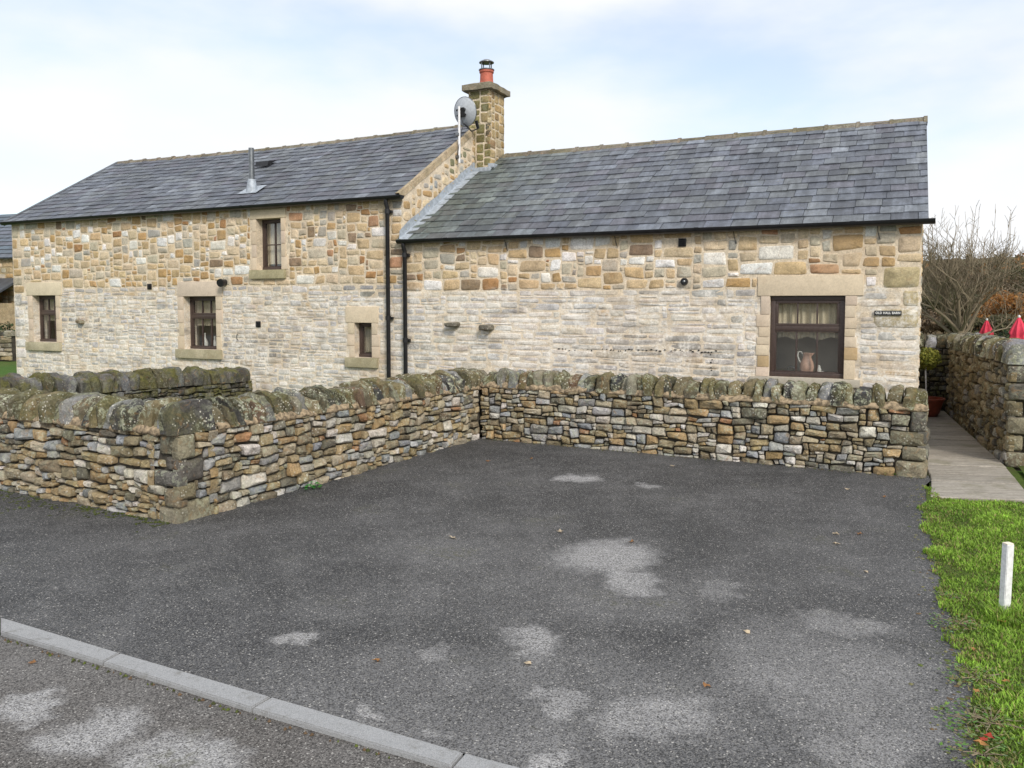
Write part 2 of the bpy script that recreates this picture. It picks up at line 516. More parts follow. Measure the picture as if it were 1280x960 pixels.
def mat_ground(name, c1, c2, c3, s1=0.35, s2=6.0, bump=0.6):
    m, nt, b = new_mat(name)
    k = NB(nt); p = k.pos()
    c = k.mix(k.ramp(k.noise(p, s1, 6, 0.6), 0.35, 0.65), c1, c2)
    c = k.mix(k.ramp(k.noise(p, s2, 6, 0.65), 0.4, 0.65), c, c3)
    k.link(c, b.inputs['Base Color']); b.inputs['Roughness'].default_value = 0.95
    b.inputs['Specular IOR Level'].default_value = 0.15
    k.bump(k.noise(p, s2 * 6, 5), bump, 0.03, b)
    return m
M['meadow'] = mat_ground('meadow', (0.06, 0.13, 0.022), (0.09, 0.11, 0.03), (0.045, 0.10, 0.016))
M['hill'] = mat_ground('hill', (0.10, 0.085, 0.045), (0.075, 0.08, 0.035), (0.12, 0.075, 0.035), 0.02, 0.15)
M['soil'] = mat_ground('soil', (0.08, 0.125, 0.022), (0.075, 0.085, 0.028), (0.055, 0.09, 0.016), 1.2, 14)

# ------------------------------------------------------------------ stones
def rubble(W, H, size, rs, minw=0.05):
    """random rubble: stones dropped on the lowest spot of a rising skyline -> list of (x0, x1, z0, z1)"""
    dx = 0.01
    n = max(2, int(round(W / dx)))
    sky = np.zeros(n)
    out = []
    for _ in range(20000):
        i = int(np.argmin(sky)); z0 = sky[i]
        if z0 >= H - 0.012: break
        j = i
        while j < n and abs(sky[j] - z0) < 0.004: j += 1
        while i > 0 and abs(sky[i-1] - z0) < 0.004: i -= 1
        gap = j - i
        hl = sky[i-1] if i > 0 else 9; hr = sky[j] if j < n else 9
        if gap * dx < minw:
            top = min(hl, hr, H)
            if top - z0 > 0.03 and gap * dx > 0.025: out.append((i*dx, j*dx, z0, top))
            sky[i:j] = top
            continue
        w, h = size((i + gap/2) * dx, z0, rs)
        wi = max(3, int(w / dx))
        if gap - wi < minw / dx: wi = gap
        if wi > 2.2 * w / dx: wi = gap // 2
        h = min(h, max(1.15 * wi * dx, 0.04))
        side = rs.random() < 0.5
        a, b_ = (i, i + wi) if side else (j - wi, j)
        top = z0 + h
        for nb in (hl, hr):
            if abs(nb - top) < 0.028: top = nb
        if H - top < 0.045: top = H
        top = min(top, H)
        out.append((a*dx, b_*dx, z0, top))
        sky[a:b_] = top
    return out

def cut_rects(rects, holes, mn=0.035):
    for (hx0, hx1, hz0, hz1) in holes:
        res = []
        for (x0, x1, z0, z1) in rects:
            if x1 <= hx0 or x0 >= hx1 or z1 <= hz0 or z0 >= hz1: res.append((x0, x1, z0, z1)); continue
            cand = [(x0, hx0, z0, z1), (hx1, x1, z0, z1), (x0, x1, z0, hz0), (x0, x1, hz1, z1)]
            cand = [c for c in cand if c[1]-c[0] > mn and c[3]-c[2] > mn]
            if cand: res.append(max(cand, key=lambda c: (c[1]-c[0]) * (c[3]-c[2])))
        rects = res
    return rects

def stone_piece(rect, joint, bulge, depth, irreg, rs, col, squareness=0.38, npts=12, proud=0.0, tilt=0.0, warp=0.006):
    """one stone in wall coordinates (x along, y out of the wall, z up): rim, shoulder, face"""
    x0, x1, z0, z1 = rect
    cx, cz = (x0+x1)/2, (z0+z1)/2
    w_, h_ = x1-x0, z1-z0
    mn = min(w_, h_)/2
    quad = []
    for (qx, qz) in ((x1, z1), (x0, z1), (x0, z0), (x1, z0)):
        nv = mnoise.noise_vector(Vector((qx*6.5, qz*9.0, 3.7))) * warp
        cutx, cutz = rs.random()**1.6 * irreg * mn, rs.random()**1.6 * irreg * mn
        quad.append((qx + nv.x*1.2 + (cutx if qx < cx else -cutx), qz + nv.z + (cutz if qz < cz else -cutz)))
    sx_, sz_ = max(1 - joint/w_, 0.3), max(1 - joint/h_, 0.3)
    e = squareness * rs.uniform(0.65, 1.3)
    ring = []
    ph = rs.uniform(0, 0.5)
    for k in range(npts):
        t = 2*math.pi*(k+ph)/npts
        c, s = math.cos(t), math.sin(t)
        px = math.copysign(abs(c)**e, c)*sx_; pz = math.copysign(abs(s)**e, s)*sz_
        q = [(1+px)*(1+pz)/4, (1-px)*(1+pz)/4, (1-px)*(1-pz)/4, (1+px)*(1-pz)/4]
        ring.append((sum(q[i]*quad[i][0] for i in range(4)) - cx + rs.uniform(-1, 1)*mn*irreg*0.10,
                     sum(q[i]*quad[i][1] for i in range(4)) - cz + rs.uniform(-1, 1)*mn*irreg*0.10))
    tx, tz = rs.uniform(-tilt, tilt), rs.uniform(-tilt, tilt)
    v, f = [], []
    n = npts
    def pt(p, sc, y): return (cx + p[0]*sc, y + (p[0]*tx + p[1]*tz), cz + p[1]*sc)
    sh = min(bulge*0.9, mn*0.5) / max(mn, 1e-3)
    for p in ring: v.append((cx+p[0], -depth, cz+p[1]))
    for p in ring: v.append(pt(p, 1.0, proud))
    for p in ring: v.append(pt(p, 1 - 0.55*sh - 0.04, proud + bulge*(0.75 + rs.uniform(-0.15, 0.15))))
    for p in ring: v.append(pt(p, 0.52 + rs.uniform(-0.06, 0.06), proud + bulge*(1 + rs.uniform(-0.3, 0.3))))
    v.append((cx, proud + bulge*rs.uniform(0.85, 1.15), cz))
    for r_ in range(3):
        for k in range(n):
            k2 = (k+1) % n
            f.append((r_*n+k, r_*n+k2, (r_+1)*n+k2, (r_+1)*n+k))
    for k in range(n): f.append((3*n+k, 3*n+(k+1) % n, 4*n))
    return v, f, (*col, rs.random())

def frame_fn(o, ex, en):
    """wall coordinates -> parent's coordinates"""
    o, ex, en = Vector(o), Vector(ex), Vector(en)
    flip = ex.cross(Vector((0, 0, 1))).dot(en) < 0
    def fn(piece):
        v, f, c = piece
        vv = [o + ex*p[0] + en*p[1] + Vector((0, 0, p[2])) for p in v]
        # ring runs anticlockwise in (x, z); outward faces need reversing when the frame is mirrored
        ff = [tuple(reversed(q)) for q in f] if not flip else f
        return vv, ff, c
    return fn

def emit(pieces, name, stuff_name, mat, parent, limit=300, smooth=38, force_stuff=False, min_px=0):
    """the largest in the picture as objects of their own, the rest joined"""
    mw = world_matrix(parent)
    scored = []
    for pc in pieces:
        arr = np.array([tuple(q) for q in pc[0]])
        c = mw @ Vector(arr.mean(axis=0))
        ext = arr.max(axis=0) - arr.min(axis=0)
        px, py, d = to_px(c)
        vis = -30 < px < 1310 and -30 < py < 990
        e = sorted(ext)[1:]
        sc = (e[0]*e[1]) * (F_PX/d)**2 if vis else 0
        scored.append((sc, pc))
    scored.sort(key=lambda t: -t[0])
    n_ind = 0 if force_stuff else sum(1 for s_, _ in scored[:limit] if s_ > min_px)
    for s_, (v, f, c) in scored[:n_ind]:
        mesh_obj(name, v, f, mat, parent, np.array(c, np.float32), smooth, centre=True)
    rest = scored[n_ind:]
    if rest:
        mb = MB()
        for s_, (v, f, c) in rest: mb.add(v, f, c)
        o = mb.build(stuff_name, mat, parent, smooth)
        o['kind'] = 'stuff'

# stone colours (linear albedo)
TAN = [((0.49,0.36,0.21),4), ((0.43,0.28,0.13),2.0), ((0.52,0.40,0.25),4), ((0.46,0.41,0.32),4), ((0.39,0.37,0.33),2), ((0.57,0.46,0.32),4), ((0.36,0.20,0.09),0.8), ((0.43,0.24,0.14),0.5), ((0.25,0.18,0.12),0.6)]
PALE = [((0.70,0.68,0.65),1)]
WASHED = [((0.58,0.54,0.50),5), ((0.52,0.50,0.49),4), ((0.60,0.53,0.45),4), ((0.43,0.42,0.415),3), ((0.66,0.61,0.54),4), ((0.36,0.34,0.31),1), ((0.54,0.40,0.25),0.3)]
DRY = [((0.308,0.240,0.140),5), ((0.353,0.304,0.226),4), ((0.228,0.187,0.128),4), ((0.331,0.328,0.323),2.5), ((0.456,0.421,0.366),3), ((0.570,0.538,0.500),1.5), ((0.148,0.135,0.110),2), ((0.353,0.246,0.134),1.8), ((0.262,0.275,0.293),2), ((0.296,0.164,0.091),0.35)]
DARKS = [((0.07,0.065,0.055),3), ((0.11,0.105,0.10),3), ((0.15,0.15,0.155),2), ((0.09,0.08,0.05),3)]
COPE = [((0.18,0.15,0.09),4), ((0.12,0.105,0.07),3.5), ((0.25,0.23,0.18),2), ((0.065,0.062,0.06),2.6), ((0.25,0.25,0.26),1.3), ((0.15,0.10,0.07),1), ((0.05,0.05,0.055),1)]
def pick(table, rs, var=0.12):
    t = rs.random() * sum(w for _, w in table)
    for c, w in table:
        t -= w
        if t <= 0: break
    f = 1 + rs.uniform(-var, var)
    return (c[0]*f*(1+rs.uniform(-.03,.03)), c[1]*f, c[2]*f*(1+rs.uniform(-.05,.05)))

# ================================================================== GROUND
def poly_sheet(name, pts, z, mat, kind='structure', parent=None):
    o = mesh_obj(name, [(p[0], p[1], z) for p in pts], [tuple(range(len(pts)))], mat, parent)
    if kind: o['kind'] = kind
    return o

def terrain_z(x, y):
    z = -0.07
    # falls away behind the end of the path, then rises to the hills
    t = min(max((y - 0.48*(x-7) - 16.5) / 5.0, 0), 1) * min(max((x - 6) / 3.0, 0), 1)
    z -= 1.0 * t*t*(3-2*t)
    d = math.hypot(x, y)
    if d > 70:
        z += (d - 70) * 0.075 + 5 * mnoise.noise(Vector((x*0.008, y*0.008, 1.3))) * min((d-70)/60, 1)
    return z
rads = [0, 2, 4, 6, 8, 10, 12, 14, 16, 18, 20, 22, 25, 30, 36, 45, 55, 70, 90, 115, 150, 190, 230, 300, 400]
gv, gf = [], []
NA = 96
for i, r_ in enumerate(rads):
    for k in range(NA):
        a = 2*math.pi*k/NA
        x, y = r_*math.cos(a), r_*math.sin(a)
        gv.append((x, y, terrain_z(x, y) if r_ < 240 else terrain_z(x, y) - (r_-240)*0.06))
for i in range(len(rads)-1):
    for k in range(NA):
        k2 = (k+1) % NA
        gf.append((i*NA+k, (i+1)*NA+k, (i+1)*NA+k2, i*NA+k2))
cut = rads.index(36)*NA
tag(mesh_obj('ground', gv, [f for f in gf if f[0] < cut], M['meadow'], smooth=180), kind='structure')
tag(mesh_obj('hills', gv, [f for f in gf if f[0] >= cut], M['hill'], smooth=180), kind='structure')

# kerb line: near and far edge, photo pixels
k_near = [gnd(*p) for p in ((-160, 748), (0, 790), (129, 828), (315, 886), (565, 959), (860, 1040))]
k_far = [gnd(*p) for p in ((-150, 733), (0, 772), (150, 817), (339, 872), (580, 942), (868, 1018))]
kd = (k_near[0] - k_near[1]).normalized()
for kk in (k_near, k_far):
    p0 = kk[0].copy()
    for j in range(1, 4): kk.insert(0, p0 + kd*1.06*j)
edge_px = [(1157, 606), (1158, 622), (1161, 650), (1166, 680), (1171, 709), (1182, 745), (1192, 780), (1206, 815), (1217, 859), (1212, 900), (1221, 937), (1226, 965)]
lawn_edge = [gnd(*p) for p in edge_px] + [Vector((1.62, 2.5, 0)), Vector((1.2, 1.5, 0)), Vector((0.8, 0, 0)), Vector((0.6, -0.8, 0))]

def patch(px, py, rpx, rpy, ang=0.0, st=0.8):
    c = gnd(px, py); e = gnd(px + rpx, py); g = gnd(px, py + rpy)
    return (c.x, c.y, max((e-c).length, 0.05), max((g-c).length, 0.05), ang, st)
park_patches = [patch(755, 698, 66, 28, -0.5, 0.85), patch(795, 726, 42, 20, -0.3, 0.8), patch(668, 802, 40, 34, 0.2, 0.8), patch(357, 803, 28, 9, 0.3, 0.8), patch(723, 598, 26, 5, 0, 0.9),
    patch(810, 606, 16, 3, 0, 0.6), patch(462, 893, 22, 9, -0.2, 0.75), patch(705, 885, 46, 30, 0.3, 0.7), patch(825, 905, 78, 58, -0.3, 0.68),
    patch(672, 948, 36, 16, 0, 0.8), patch(1010, 850, 120, 26, -0.75, 0.5), patch(1060, 778, 80, 12, -0.2, 0.45), patch(560, 820, 22, 14, 0, 0.5), patch(535, 915, 22, 8, 0, 0.6),
    patch(1080, 930, 90, 40, 0.1, 0.5), patch(905, 738, 30, 16, -0.4, 0.4), patch(640, 890, 560, 150, 0, 0.26), patch(1030, 850, 170, 120, 0.2, 0.40), patch(700, 740, 330, 60, 0, 0.14), patch(560, 690, 160, 30, 0, 0.16)]  # broad closing patches: lighter foreground from lighting painted in, along with dust
road_patches = [patch(18, 884, 52, 18, 0.5, 0.95), patch(110, 915, 75, 28, 0.2, 0.9), patch(215, 945, 95, 30, -0.3, 0.9)]
M['tarmac'] = mat_tarmac('parking_tarmac', (0.031, 0.032, 0.035), park_patches)
M['road'] = mat_tarmac('road_tarmac', (0.085, 0.078, 0.073), road_patches, 0.36)
far_edge = [Vector((4.9, 9.1, 0)), Vector((-0.3, 11.9, 0)), Vector((-3.3, 7.4, 0)), Vector((-9, 10.6, 0)), Vector((-9.5, 8.4, 0))]
park = k_far + list(reversed(lawn_edge[:13])) + [Vector((4.52, 8.70, 0)), Vector((4.62, 8.95, 0))] + far_edge[1:]
poly_sheet('parking_bay', [(p.x, p.y) for p in park], 0.0, M['tarmac'])
road = [*k_near, Vector((1.5, 2.0, 0)), Vector((0.4, -1, 0)), Vector((6, -2.5, 0)), Vector((40, -6, 0)), Vector((40, -48, 0)), Vector((-40, -48, 0)), Vector((-40, 18, 0)), Vector((-14, 9, 0))]
poly_sheet('road', [(p.x, p.y) for p in road], -0.02, M['road'])

# kerb stones between their joints
kerb_labels = ['concrete kerb stone cut off by the far end of the kerb line', 'concrete kerb stone between the parking bay and the road']
for i in range(len(k_near)-1):
    a, b, c, d = k_near[i].copy(), k_near[i+1].copy(), k_far[i+1].copy(), k_far[i].copy()
    g1 = (b-a).normalized()*0.006; g2 = (c-d).normalized()*0.006
    a += g1; b -= g1; d += g2; c -= g2
    bm = bmesh.new()
    base = [bm.verts.new((p.x, p.y, -0.14)) for p in (a, b, c, d)]
    top = [bm.verts.new((p.x, p.y, 0.006)) for p in (a, b, c, d)]
    bm.faces.new(top); bm.faces.new(base[::-1])
    for q in range(4): bm.faces.new((base[q], base[(q+1) % 4], top[(q+1) % 4], top[q]))
    bmesh.ops.bevel(bm, geom=[e for e in bm.edges if all(v in top for v in e.verts)], offset=0.006, segments=2, affect='EDGES')
    o = MB().bm(bm).build('kerb_stone', M['kerb'], None, 40, centre=True)
    tag(o, 'long grey concrete kerb stone laid flush between parking bay and road', 'kerb stone', 'kerb stones along the parking bay')

# ================================================================== HOUSES
def facade_sheet(mb, W0, W1, z0, z1, holes, depth):
    """front sheet with openings and their reveals; W0 < W1 along x"""
    xs = sorted({W0, W1, *[h[0] for h in holes], *[h[1] for h in holes]})
    zs = sorted({z0, z1, *[h[2] for h in holes], *[h[3] for h in holes]})
    for i in range(len(xs)-1):
        for j in range(len(zs)-1):
            cx, cz = (xs[i]+xs[i+1])/2, (zs[j]+zs[j+1])/2
            if any(h[0] < cx < h[1] and h[2] < cz < h[3] for h in holes): continue
            mb.add([(xs[i],0,zs[j]), (xs[i+1],0,zs[j]), (xs[i+1],0,zs[j+1]), (xs[i],0,zs[j+1])], [(0,1,2,3)])
    for (x0, x1, a, b) in holes:
        d = depth
        mb.add([(x0,0,a),(x0,d,a),(x0,d,b),(x0,0,b)], [(0,1,2,3)])
        mb.add([(x1,0,a),(x1,0,b),(x1,d,b),(x1,d,a)], [(0,1,2,3)])
        mb.add([(x0,0,b),(x0,d,b),(x1,d,b),(x1,0,b)], [(0,1,2,3)])
        mb.add([(x0,0,a),(x1,0,a),(x1,d,a),(x0,d,a)], [(0,1,2,3)])

MORTAR = (0.66, 0.56, 0.43, 0.3)
def tan_size(lo, hi, hl, hh):
    def fn(x, z, rs):
        h = rs.uniform(hl, hh)
        if rs.random() < 0.22: h *= 0.6
        w = h * rs.uniform(0.95, 2.4)
        return min(max(w, lo), hi), h
    return fn

def house_shell(name, label, origin, length, ze, zr, s, holes, room_z):
    t = thing(name, label, 'house', origin, -TH)
    mb = MB()
    facade_sheet(mb, -length, 0, -0.1, ze, holes, 0.30)
    D = 2*s
    # gables, back, floor, inner lining
    for x in (0, -length):
        pts = [(x,0,-0.1), (x,D,-0.1), (x,D,ze), (x,s,zr-0.06), (x,0,ze)]
        mb.add(pts, [(0,1,2,3,4)] if x == 0 else [(4,3,2,1,0)])
    mb.add([(-length,D,-0.1), (0,D,-0.1), (0,D,ze), (-length,D,ze)], [(3,2,1,0)])
    mb.add([(-length,0,-0.1), (0,0,-0.1), (0,D,-0.1), (-length,D,-0.1)], [(0,1,2,3)])
    wall = mesh_obj('wall', mb.v, mb.f, M['house_stone'], t, np.array(MORTAR, np.float32))
    return t, wall

def window(parent, x0, x1, z0, z1, rec, cols, transom, rs, fw=0.055, blind=None):
    """brown casement; (x0..z1) is the opening, rec how far it sits back"""
    w = MB()
    y0, y1 = rec, rec + 0.07
    bv = 0.006
    w.box(x0, x1, y0, y1, z1-fw, z1, bev=bv)
    w.box(x0, x1, y0-0.012, y1, z0, z0+fw, bev=bv)
    w.box(x0, x0+fw, y0+0.002, y1, z0+fw, z1-fw, bev=bv)
    w.box(x1-fw, x1, y0+0.002, y1, z0+fw, z1-fw, bev=bv)
    win = w.build('window', M['brown_frame'], parent, 40)
    lights = []
    if transom:
        zt = z1 - (z1-z0)*transom
        MB().box(x0+fw, x1-fw, y0+0.004, y1, zt-0.03, zt+0.03, bev=bv).build('transom', M['brown_frame'], win, 40)
        lights = [(zt+0.03, z1-fw, 0.034), (z0+fw, zt-0.03, 0.014)]
    else:
        lights = [(z0+fw, z1-fw, 0.016)]
    for li, (a, b, cf) in enumerate(lights):
        # casement frame of this light
        c = MB()
        xa, xb = x0+fw, x1-fw
        c.box(xa, xb, y0+0.010, y1-0.01, b-cf, b, bev=0.003); c.box(xa, xb, y0+0.010, y1-0.01, a, a+cf, bev=0.003)
        c.box(xa, xa+cf, y0+0.012, y1-0.01, a+cf, b-cf, bev=0.003); c.box(xb-cf, xb, y0+0.012, y1-0.01, a+cf, b-cf, bev=0.003)
        c.build('casement', M['brown_frame'], win, 40)
        xa += cf; xb -= cf; a2, b2 = a+cf, b-cf
        nx, nz = cols[li] if isinstance(cols[li], tuple) else (cols[li], 1)
        gx = [xa + (xb-xa)*i/nx for i in range(nx+1)]
        gz = [a2 + (b2-a2)*i/nz for i in range(nz+1)]
        for x in gx[1:-1]: MB().box(x-0.010, x+0.010, y0+0.016, y0+0.05, a2, b2, bev=0.003).build('glazing_bar', M['brown_frame'], win, 40)
        for z in gz[1:-1]: MB().box(xa, xb, y0+0.019, y0+0.047, z-0.010, z+0.010, bev=0.003).build('glazing_bar', M['brown_frame'], win, 40)
        for i in range(nx):
            for j in range(nz):
                MB().box(gx[i]+0.003, gx[i+1]-0.003, y0+0.031, y0+0.035, gz[j]+0.003, gz[j+1]-0.003).build('pane', M['glass'], win)
    if blind:
        kind, bz = blind
        b = MB(); n = 60
        vs, fs = [], []
        zt, zb = z1-0.02, bz
        for i in range(n+1):
            x = x0+0.02 + (x1-x0-0.04)*i/n
            yy = y1+0.07 + 0.014*math.sin(i*1.15) + 0.008*math.sin(i*2.7+1)
            for j in range(5):
                zz = zt + (zb-zt)*j/4
                if j == 4 and kind == 'ruffle': zz += 0.035*math.sin(math.pi*i/n*3)**2 * 1.0
                vs.append((x, yy + 0.004*j*math.sin(i*0.7), zz))
        for i in range(n):
            for j in range(4): fs.append((i*5+j, i*5+j+1, (i+1)*5+j+1, (i+1)*5+j))
        b.add(vs, fs).build('window_blind', M['linen'], win, 180)
    return win

def dressed(wall, name, x0, x1, z0, z1, proud, depth, rs, mat='dressed_stone', c=(0.62, 0.53, 0.40), bev=0.006):
    f = 1 + rs.uniform(-0.07, 0.07)
    col = (c[0]*f, c[1]*f*rs.uniform(.98, 1.02), c[2]*f*rs.uniform(.94, 1.06), rs.random())
    MB().box(x0, x1, -proud, depth, z0, z1, col, bev).build(name, M[mat], wall, 40, centre=True)

def surround(wall, o, lint, sill, rs, jamb_w=0.13, rows=4, left=True, right=True):
    """lintel, sill and jamb stones round the opening o=(x0,x1,z0,z1)"""
    x0, x1, z0, z1 = o
    dressed(wall, 'lintel', lint[0], lint[1], z1+0.001, lint[2], 0.016, 0.297, rs)
    if sill: dressed(wall, 'sill', sill[0], sill[1], sill[2], z0-0.001, 0.06, 0.29, rs, 'sill_stone', (0.42, 0.38, 0.26), 0.01)
    zs = [z0 + (z1-z0)*i/rows for i in range(rows+1)]
    for i in range(rows):
        wl_, wr_ = jamb_w*rs.uniform(0.75, 1.3), jamb_w*rs.uniform(0.75, 1.3)
        if left: dressed(wall, 'jamb_stone', x0-wl_, x0-0.001, zs[i]+0.004, zs[i+1]-0.004, 0.013, 0.297, rs, c=(0.60, 0.50, 0.38))
        if right: dressed(wall, 'jamb_stone', x1+0.001, x1+wr_, zs[i]+0.004, zs[i+1]-0.004, 0.013, 0.297, rs, c=(0.60, 0.50, 0.38))

def wall_stones(length, ze, line, holes, rs, up_size, low_size, start=0.15):
    """facade rubble: washed thin courses below the line, tan blocks above"""
    pcs = []
    low = rubble(length, line-start, low_size, rs, 0.07)
    up = rubble(length, ze-0.02-line, up_size, rs, 0.06)
    rects = [(a-length, b-length, c+start, d+start) for a, b, c, d in low] + [(a-length, b-length, c+line, d+line) for a, b, c, d in up]
    rects = cut_rects(rects, holes)
    for r_ in rects:
        zc = (r_[2]+r_[3])/2; xc = (r_[0]+r_[1])/2
        if zc > line:
            col = pick(TAN, rs)
            band = mnoise.noise(Vector((xc*0.55, zc*1.6, 4.2)))
            if rs.random() < (0.30 if band > 0.1 else 0.09): col = pick(PALE, rs)
            pcs.append(stone_piece(r_, 0.012, 0.011, 0.05, 0.26, rs, col, 0.25, warp=0.026, proud=rs.uniform(-0.003, 0.004), tilt=0.03))
        else:
            col = pick(WASHED, rs)
            if mnoise.noise(Vector((xc*0.5, zc*2.2, 9.2))) > 0.28: col = tuple(q*0.72 for q in col)
            pcs.append(stone_piece(r_, 0.010, 0.005, 0.05, 0.40, rs, col, 0.34, warp=0.018, proud=rs.uniform(-0.003, 0.002), tilt=0.02))
    fn = frame_fn((0, 0, 0), (1, 0, 0), (0, -1, 0))
    return [fn(p) for p in pcs]

def low_courses(x, z, rs):
    h = rs.choice([0.055, 0.07, 0.08, 0.09, 0.10, 0.115])
    return rs.uniform(0.20, 0.56), h
def low_courses_left(x, z, rs):
    h = rs.choice([0.055, 0.07, 0.085, 0.10, 0.12])
    return rs.uniform(0.13, 0.38), h

def slate_roof(house, length, ze, zr, s, expo, wid, rs, sag=0.0, mossy=0.0, left_over=0.05, right_over=0.06, tone=1.0):
    """deck with slates, front pitch; x from -length to 0"""
    over = 0.13
    rise = (zr - ze); run = s + 0.06
    SLEN = math.hypot(rise, run)
    ca, sa = run/SLEN, rise/SLEN
    x0, x1 = -length - left_over, right_over
    def pt(x, t, h):                                  # t up the slope from the eaves edge, h above the deck
        zz = ze + t*sa + h*ca
        q = max(0, min(1, t/SLEN))
        zz -= sag * q * math.sin(math.pi * max(0, min(1, -x/length)))
        return (x, -0.06 + t*ca - h*sa, zz)
    d = MB(); nx = 12
    for side in (0, 1):
        vs = []
        for i in range(nx+1):
            x = x0 + (x1-x0)*i/nx
            for t in (-over*0.2, SLEN):
                p = pt(x, t, 0)
                vs.append(p if side == 0 else (p[0], 2*s - p[1], p[2]))
        fs = [(2*i, 2*i+2, 2*i+3, 2*i+1) for i in range(nx)]
        if side: fs = [tuple(reversed(f)) for f in fs]
        d.add(vs, fs, (0.06, 0.065, 0.075, 0.1))
    roof = d.build('roof', M['slate'], house)
    rows = int(round(SLEN/expo)); ex = SLEN/rows
    pcs = []
    for r_ in range(rows + 1):
        t0 = r_*ex - 0.07
        t1 = min(t0 + ex*1.9, SLEN + 0.01)
        if t1 - t0 < 0.06: continue
        x = x0 + (rs.uniform(0.3, 0.5) * wid if r_ % 2 else 0) - rs.uniform(0, wid*0.1)
        wrow = wid * (1.08 - 0.16 * r_/rows)
        while x < x1 - 0.02:
            w = wrow * rs.uniform(0.82, 1.16)
            a, b = max(x, x0), min(x + w, x1)
            x += w
            if b - a < 0.04: continue
            th = rs.uniform(0.010, 0.017)
            lo = 0.021 + rs.uniform(0, 0.006)
            hi = 0.002
            dt = rs.uniform(-0.010, 0.010); sk = rs.uniform(-0.006, 0.006)
            g = 0.0035
            v = [pt(a+g, t0+dt-sk, lo), pt(b-g, t0+dt+sk, lo), pt(b-g, t1, hi), pt(a+g, t1, hi),
                 pt(a+g, t0+dt-sk, lo+th), pt(b-g, t0+dt+sk, lo+th), pt(b-g, t1, hi+th), pt(a+g, t1, hi+th)]
            f = [(0,3,2,1),(4,5,6,7),(0,1,5,4),(1,2,6,5),(2,3,7,6),(3,0,4,7)]
            base = rs.choice([(0.098,0.108,0.135), (0.115,0.128,0.155), (0.085,0.093,0.113), (0.14,0.154,0.178), (0.106,0.108,0.132), (0.118,0.128,0.142)])
            k_ = 1.14 * tone * rs.uniform(0.80, 1.16)
            if rs.random() < 0.035: k_ *= 1.45
            patchy = mnoise.noise(Vector((a*0.6, t0*0.8, 3.3)))
            k_ *= 1 + 0.28*patchy
            k_ = 0.75*k_ + 0.25*tone
            c = [base[0]*k_, base[1]*k_, base[2]*k_]
            mo = mossy * max(0, 1 + (a + length*0.55)/(-length*0.45)*-1) if mossy else 0
            m_ = max(0.0, min(0.7, mossy * (1.0 - (a + length) / (length*0.33))))
            c = [c[0]*(1-m_*0.25), c[1]*(1-m_*0.12), c[2]*(1-m_*0.5)]
            pcs.append((v, f, (*c, rs.random())))
    emit(pcs, 'slate', 'further_slates', M['slate'], roof, 300, None)
    # ridge tiles with lumpy mortar joints
    ntile = int(round((x1-x0)/0.46))
    for i in range(ntile):
        a = x0 + (x1-x0)*i/ntile; b = x0 + (x1-x0)*(i+1)/ntile
        dz = -sag * math.sin(math.pi * max(0, min(1, -(a+b)/2/length))) + rs.uniform(-0.006, 0.006)
        vs, fs = [], []
        prof = [(-0.15, -0.095), (-0.09, -0.035), (-0.045, 0.012), (0, 0.026), (0.045, 0.012), (0.09, -0.035), (0.15, -0.095)]
        secs = [(a+0.008, 0), (a+0.03, 0), (b-0.045, 0), (b-0.04, 0.014), (b+0.012, 0.014)]
        for x, up in secs:
            for (py, pz) in prof: vs.append((x, s + py*(1+up*3), zr + 0.02 + pz + up + dz))
        n = len(prof)
        for q in range(len(secs)-1):
            for k in range(n-1): fs.append((q*n+k, (q+1)*n+k, (q+1)*n+k+1, q*n+k+1))
        fs += [tuple(range(n)), tuple(reversed([(len(secs)-1)*n+k for k in range(n)]))]
        g = rs.uniform(0.8, 1.15)
        mesh_obj('ridge_tile', vs, fs, M['chimney_stone'], roof, np.array((0.19*g, 0.165*g, 0.135*g, rs.random()), np.float32), 40, centre=True)
    return roof, pt, SLEN

def gutter(house, xa, xb, z, y=-0.115):
    vs, fs = [], []
    n = 10
    for x in (xa, xb):
        for k in range(n):
            a = math.pi * k/(n-1)
            vs.append((x, y + 0.062*math.cos(a), z - 0.062*math.sin(a)))
        for k in range(n):
            a = math.pi * (n-1-k)/(n-1)
            vs.append((x, y + 0.055*math.cos(a), z + 0.002 - 0.055*math.sin(a)))
    m = 2*n
    for k in range(m): fs.append((k, (k+1) % m, m+(k+1) % m, m+k))
    fs += [tuple(range(m-1, -1, -1)), tuple(range(m, 2*m))]
    g = MB().add(vs, fs)
    # end stops
    for x in (xa, xb-0.004):
        e = [(x, y + 0.06*math.cos(math.pi*k/9), z - 0.06*math.sin(math.pi*k/9)) for k in range(10)]
        g.add(e + [(p[0]+0.004, p[1], p[2]) for p in e], [tuple(range(10)), tuple(range(19, 9, -1))])
    o = g.build('gutter', M['black_plastic'], house, 40)
    # joint clips
    x = xa + 0.9
    while x < xb - 0.3:
        c = MB(); vs = []; fs = []
        for xx in (x-0.03, x+0.03):
            for k in range(10):
                a = math.pi*k/9
                vs.append((xx, y + 0.068*math.cos(a), z + 0.004 - 0.068*math.sin(a)))
        for k in range(9): fs.append((k, k+1, 10+k+1, 10+k))
        c.add(vs, fs).build('gutter_bracket', M['black_plastic'], o, 40)
        x += 1.9
    return o

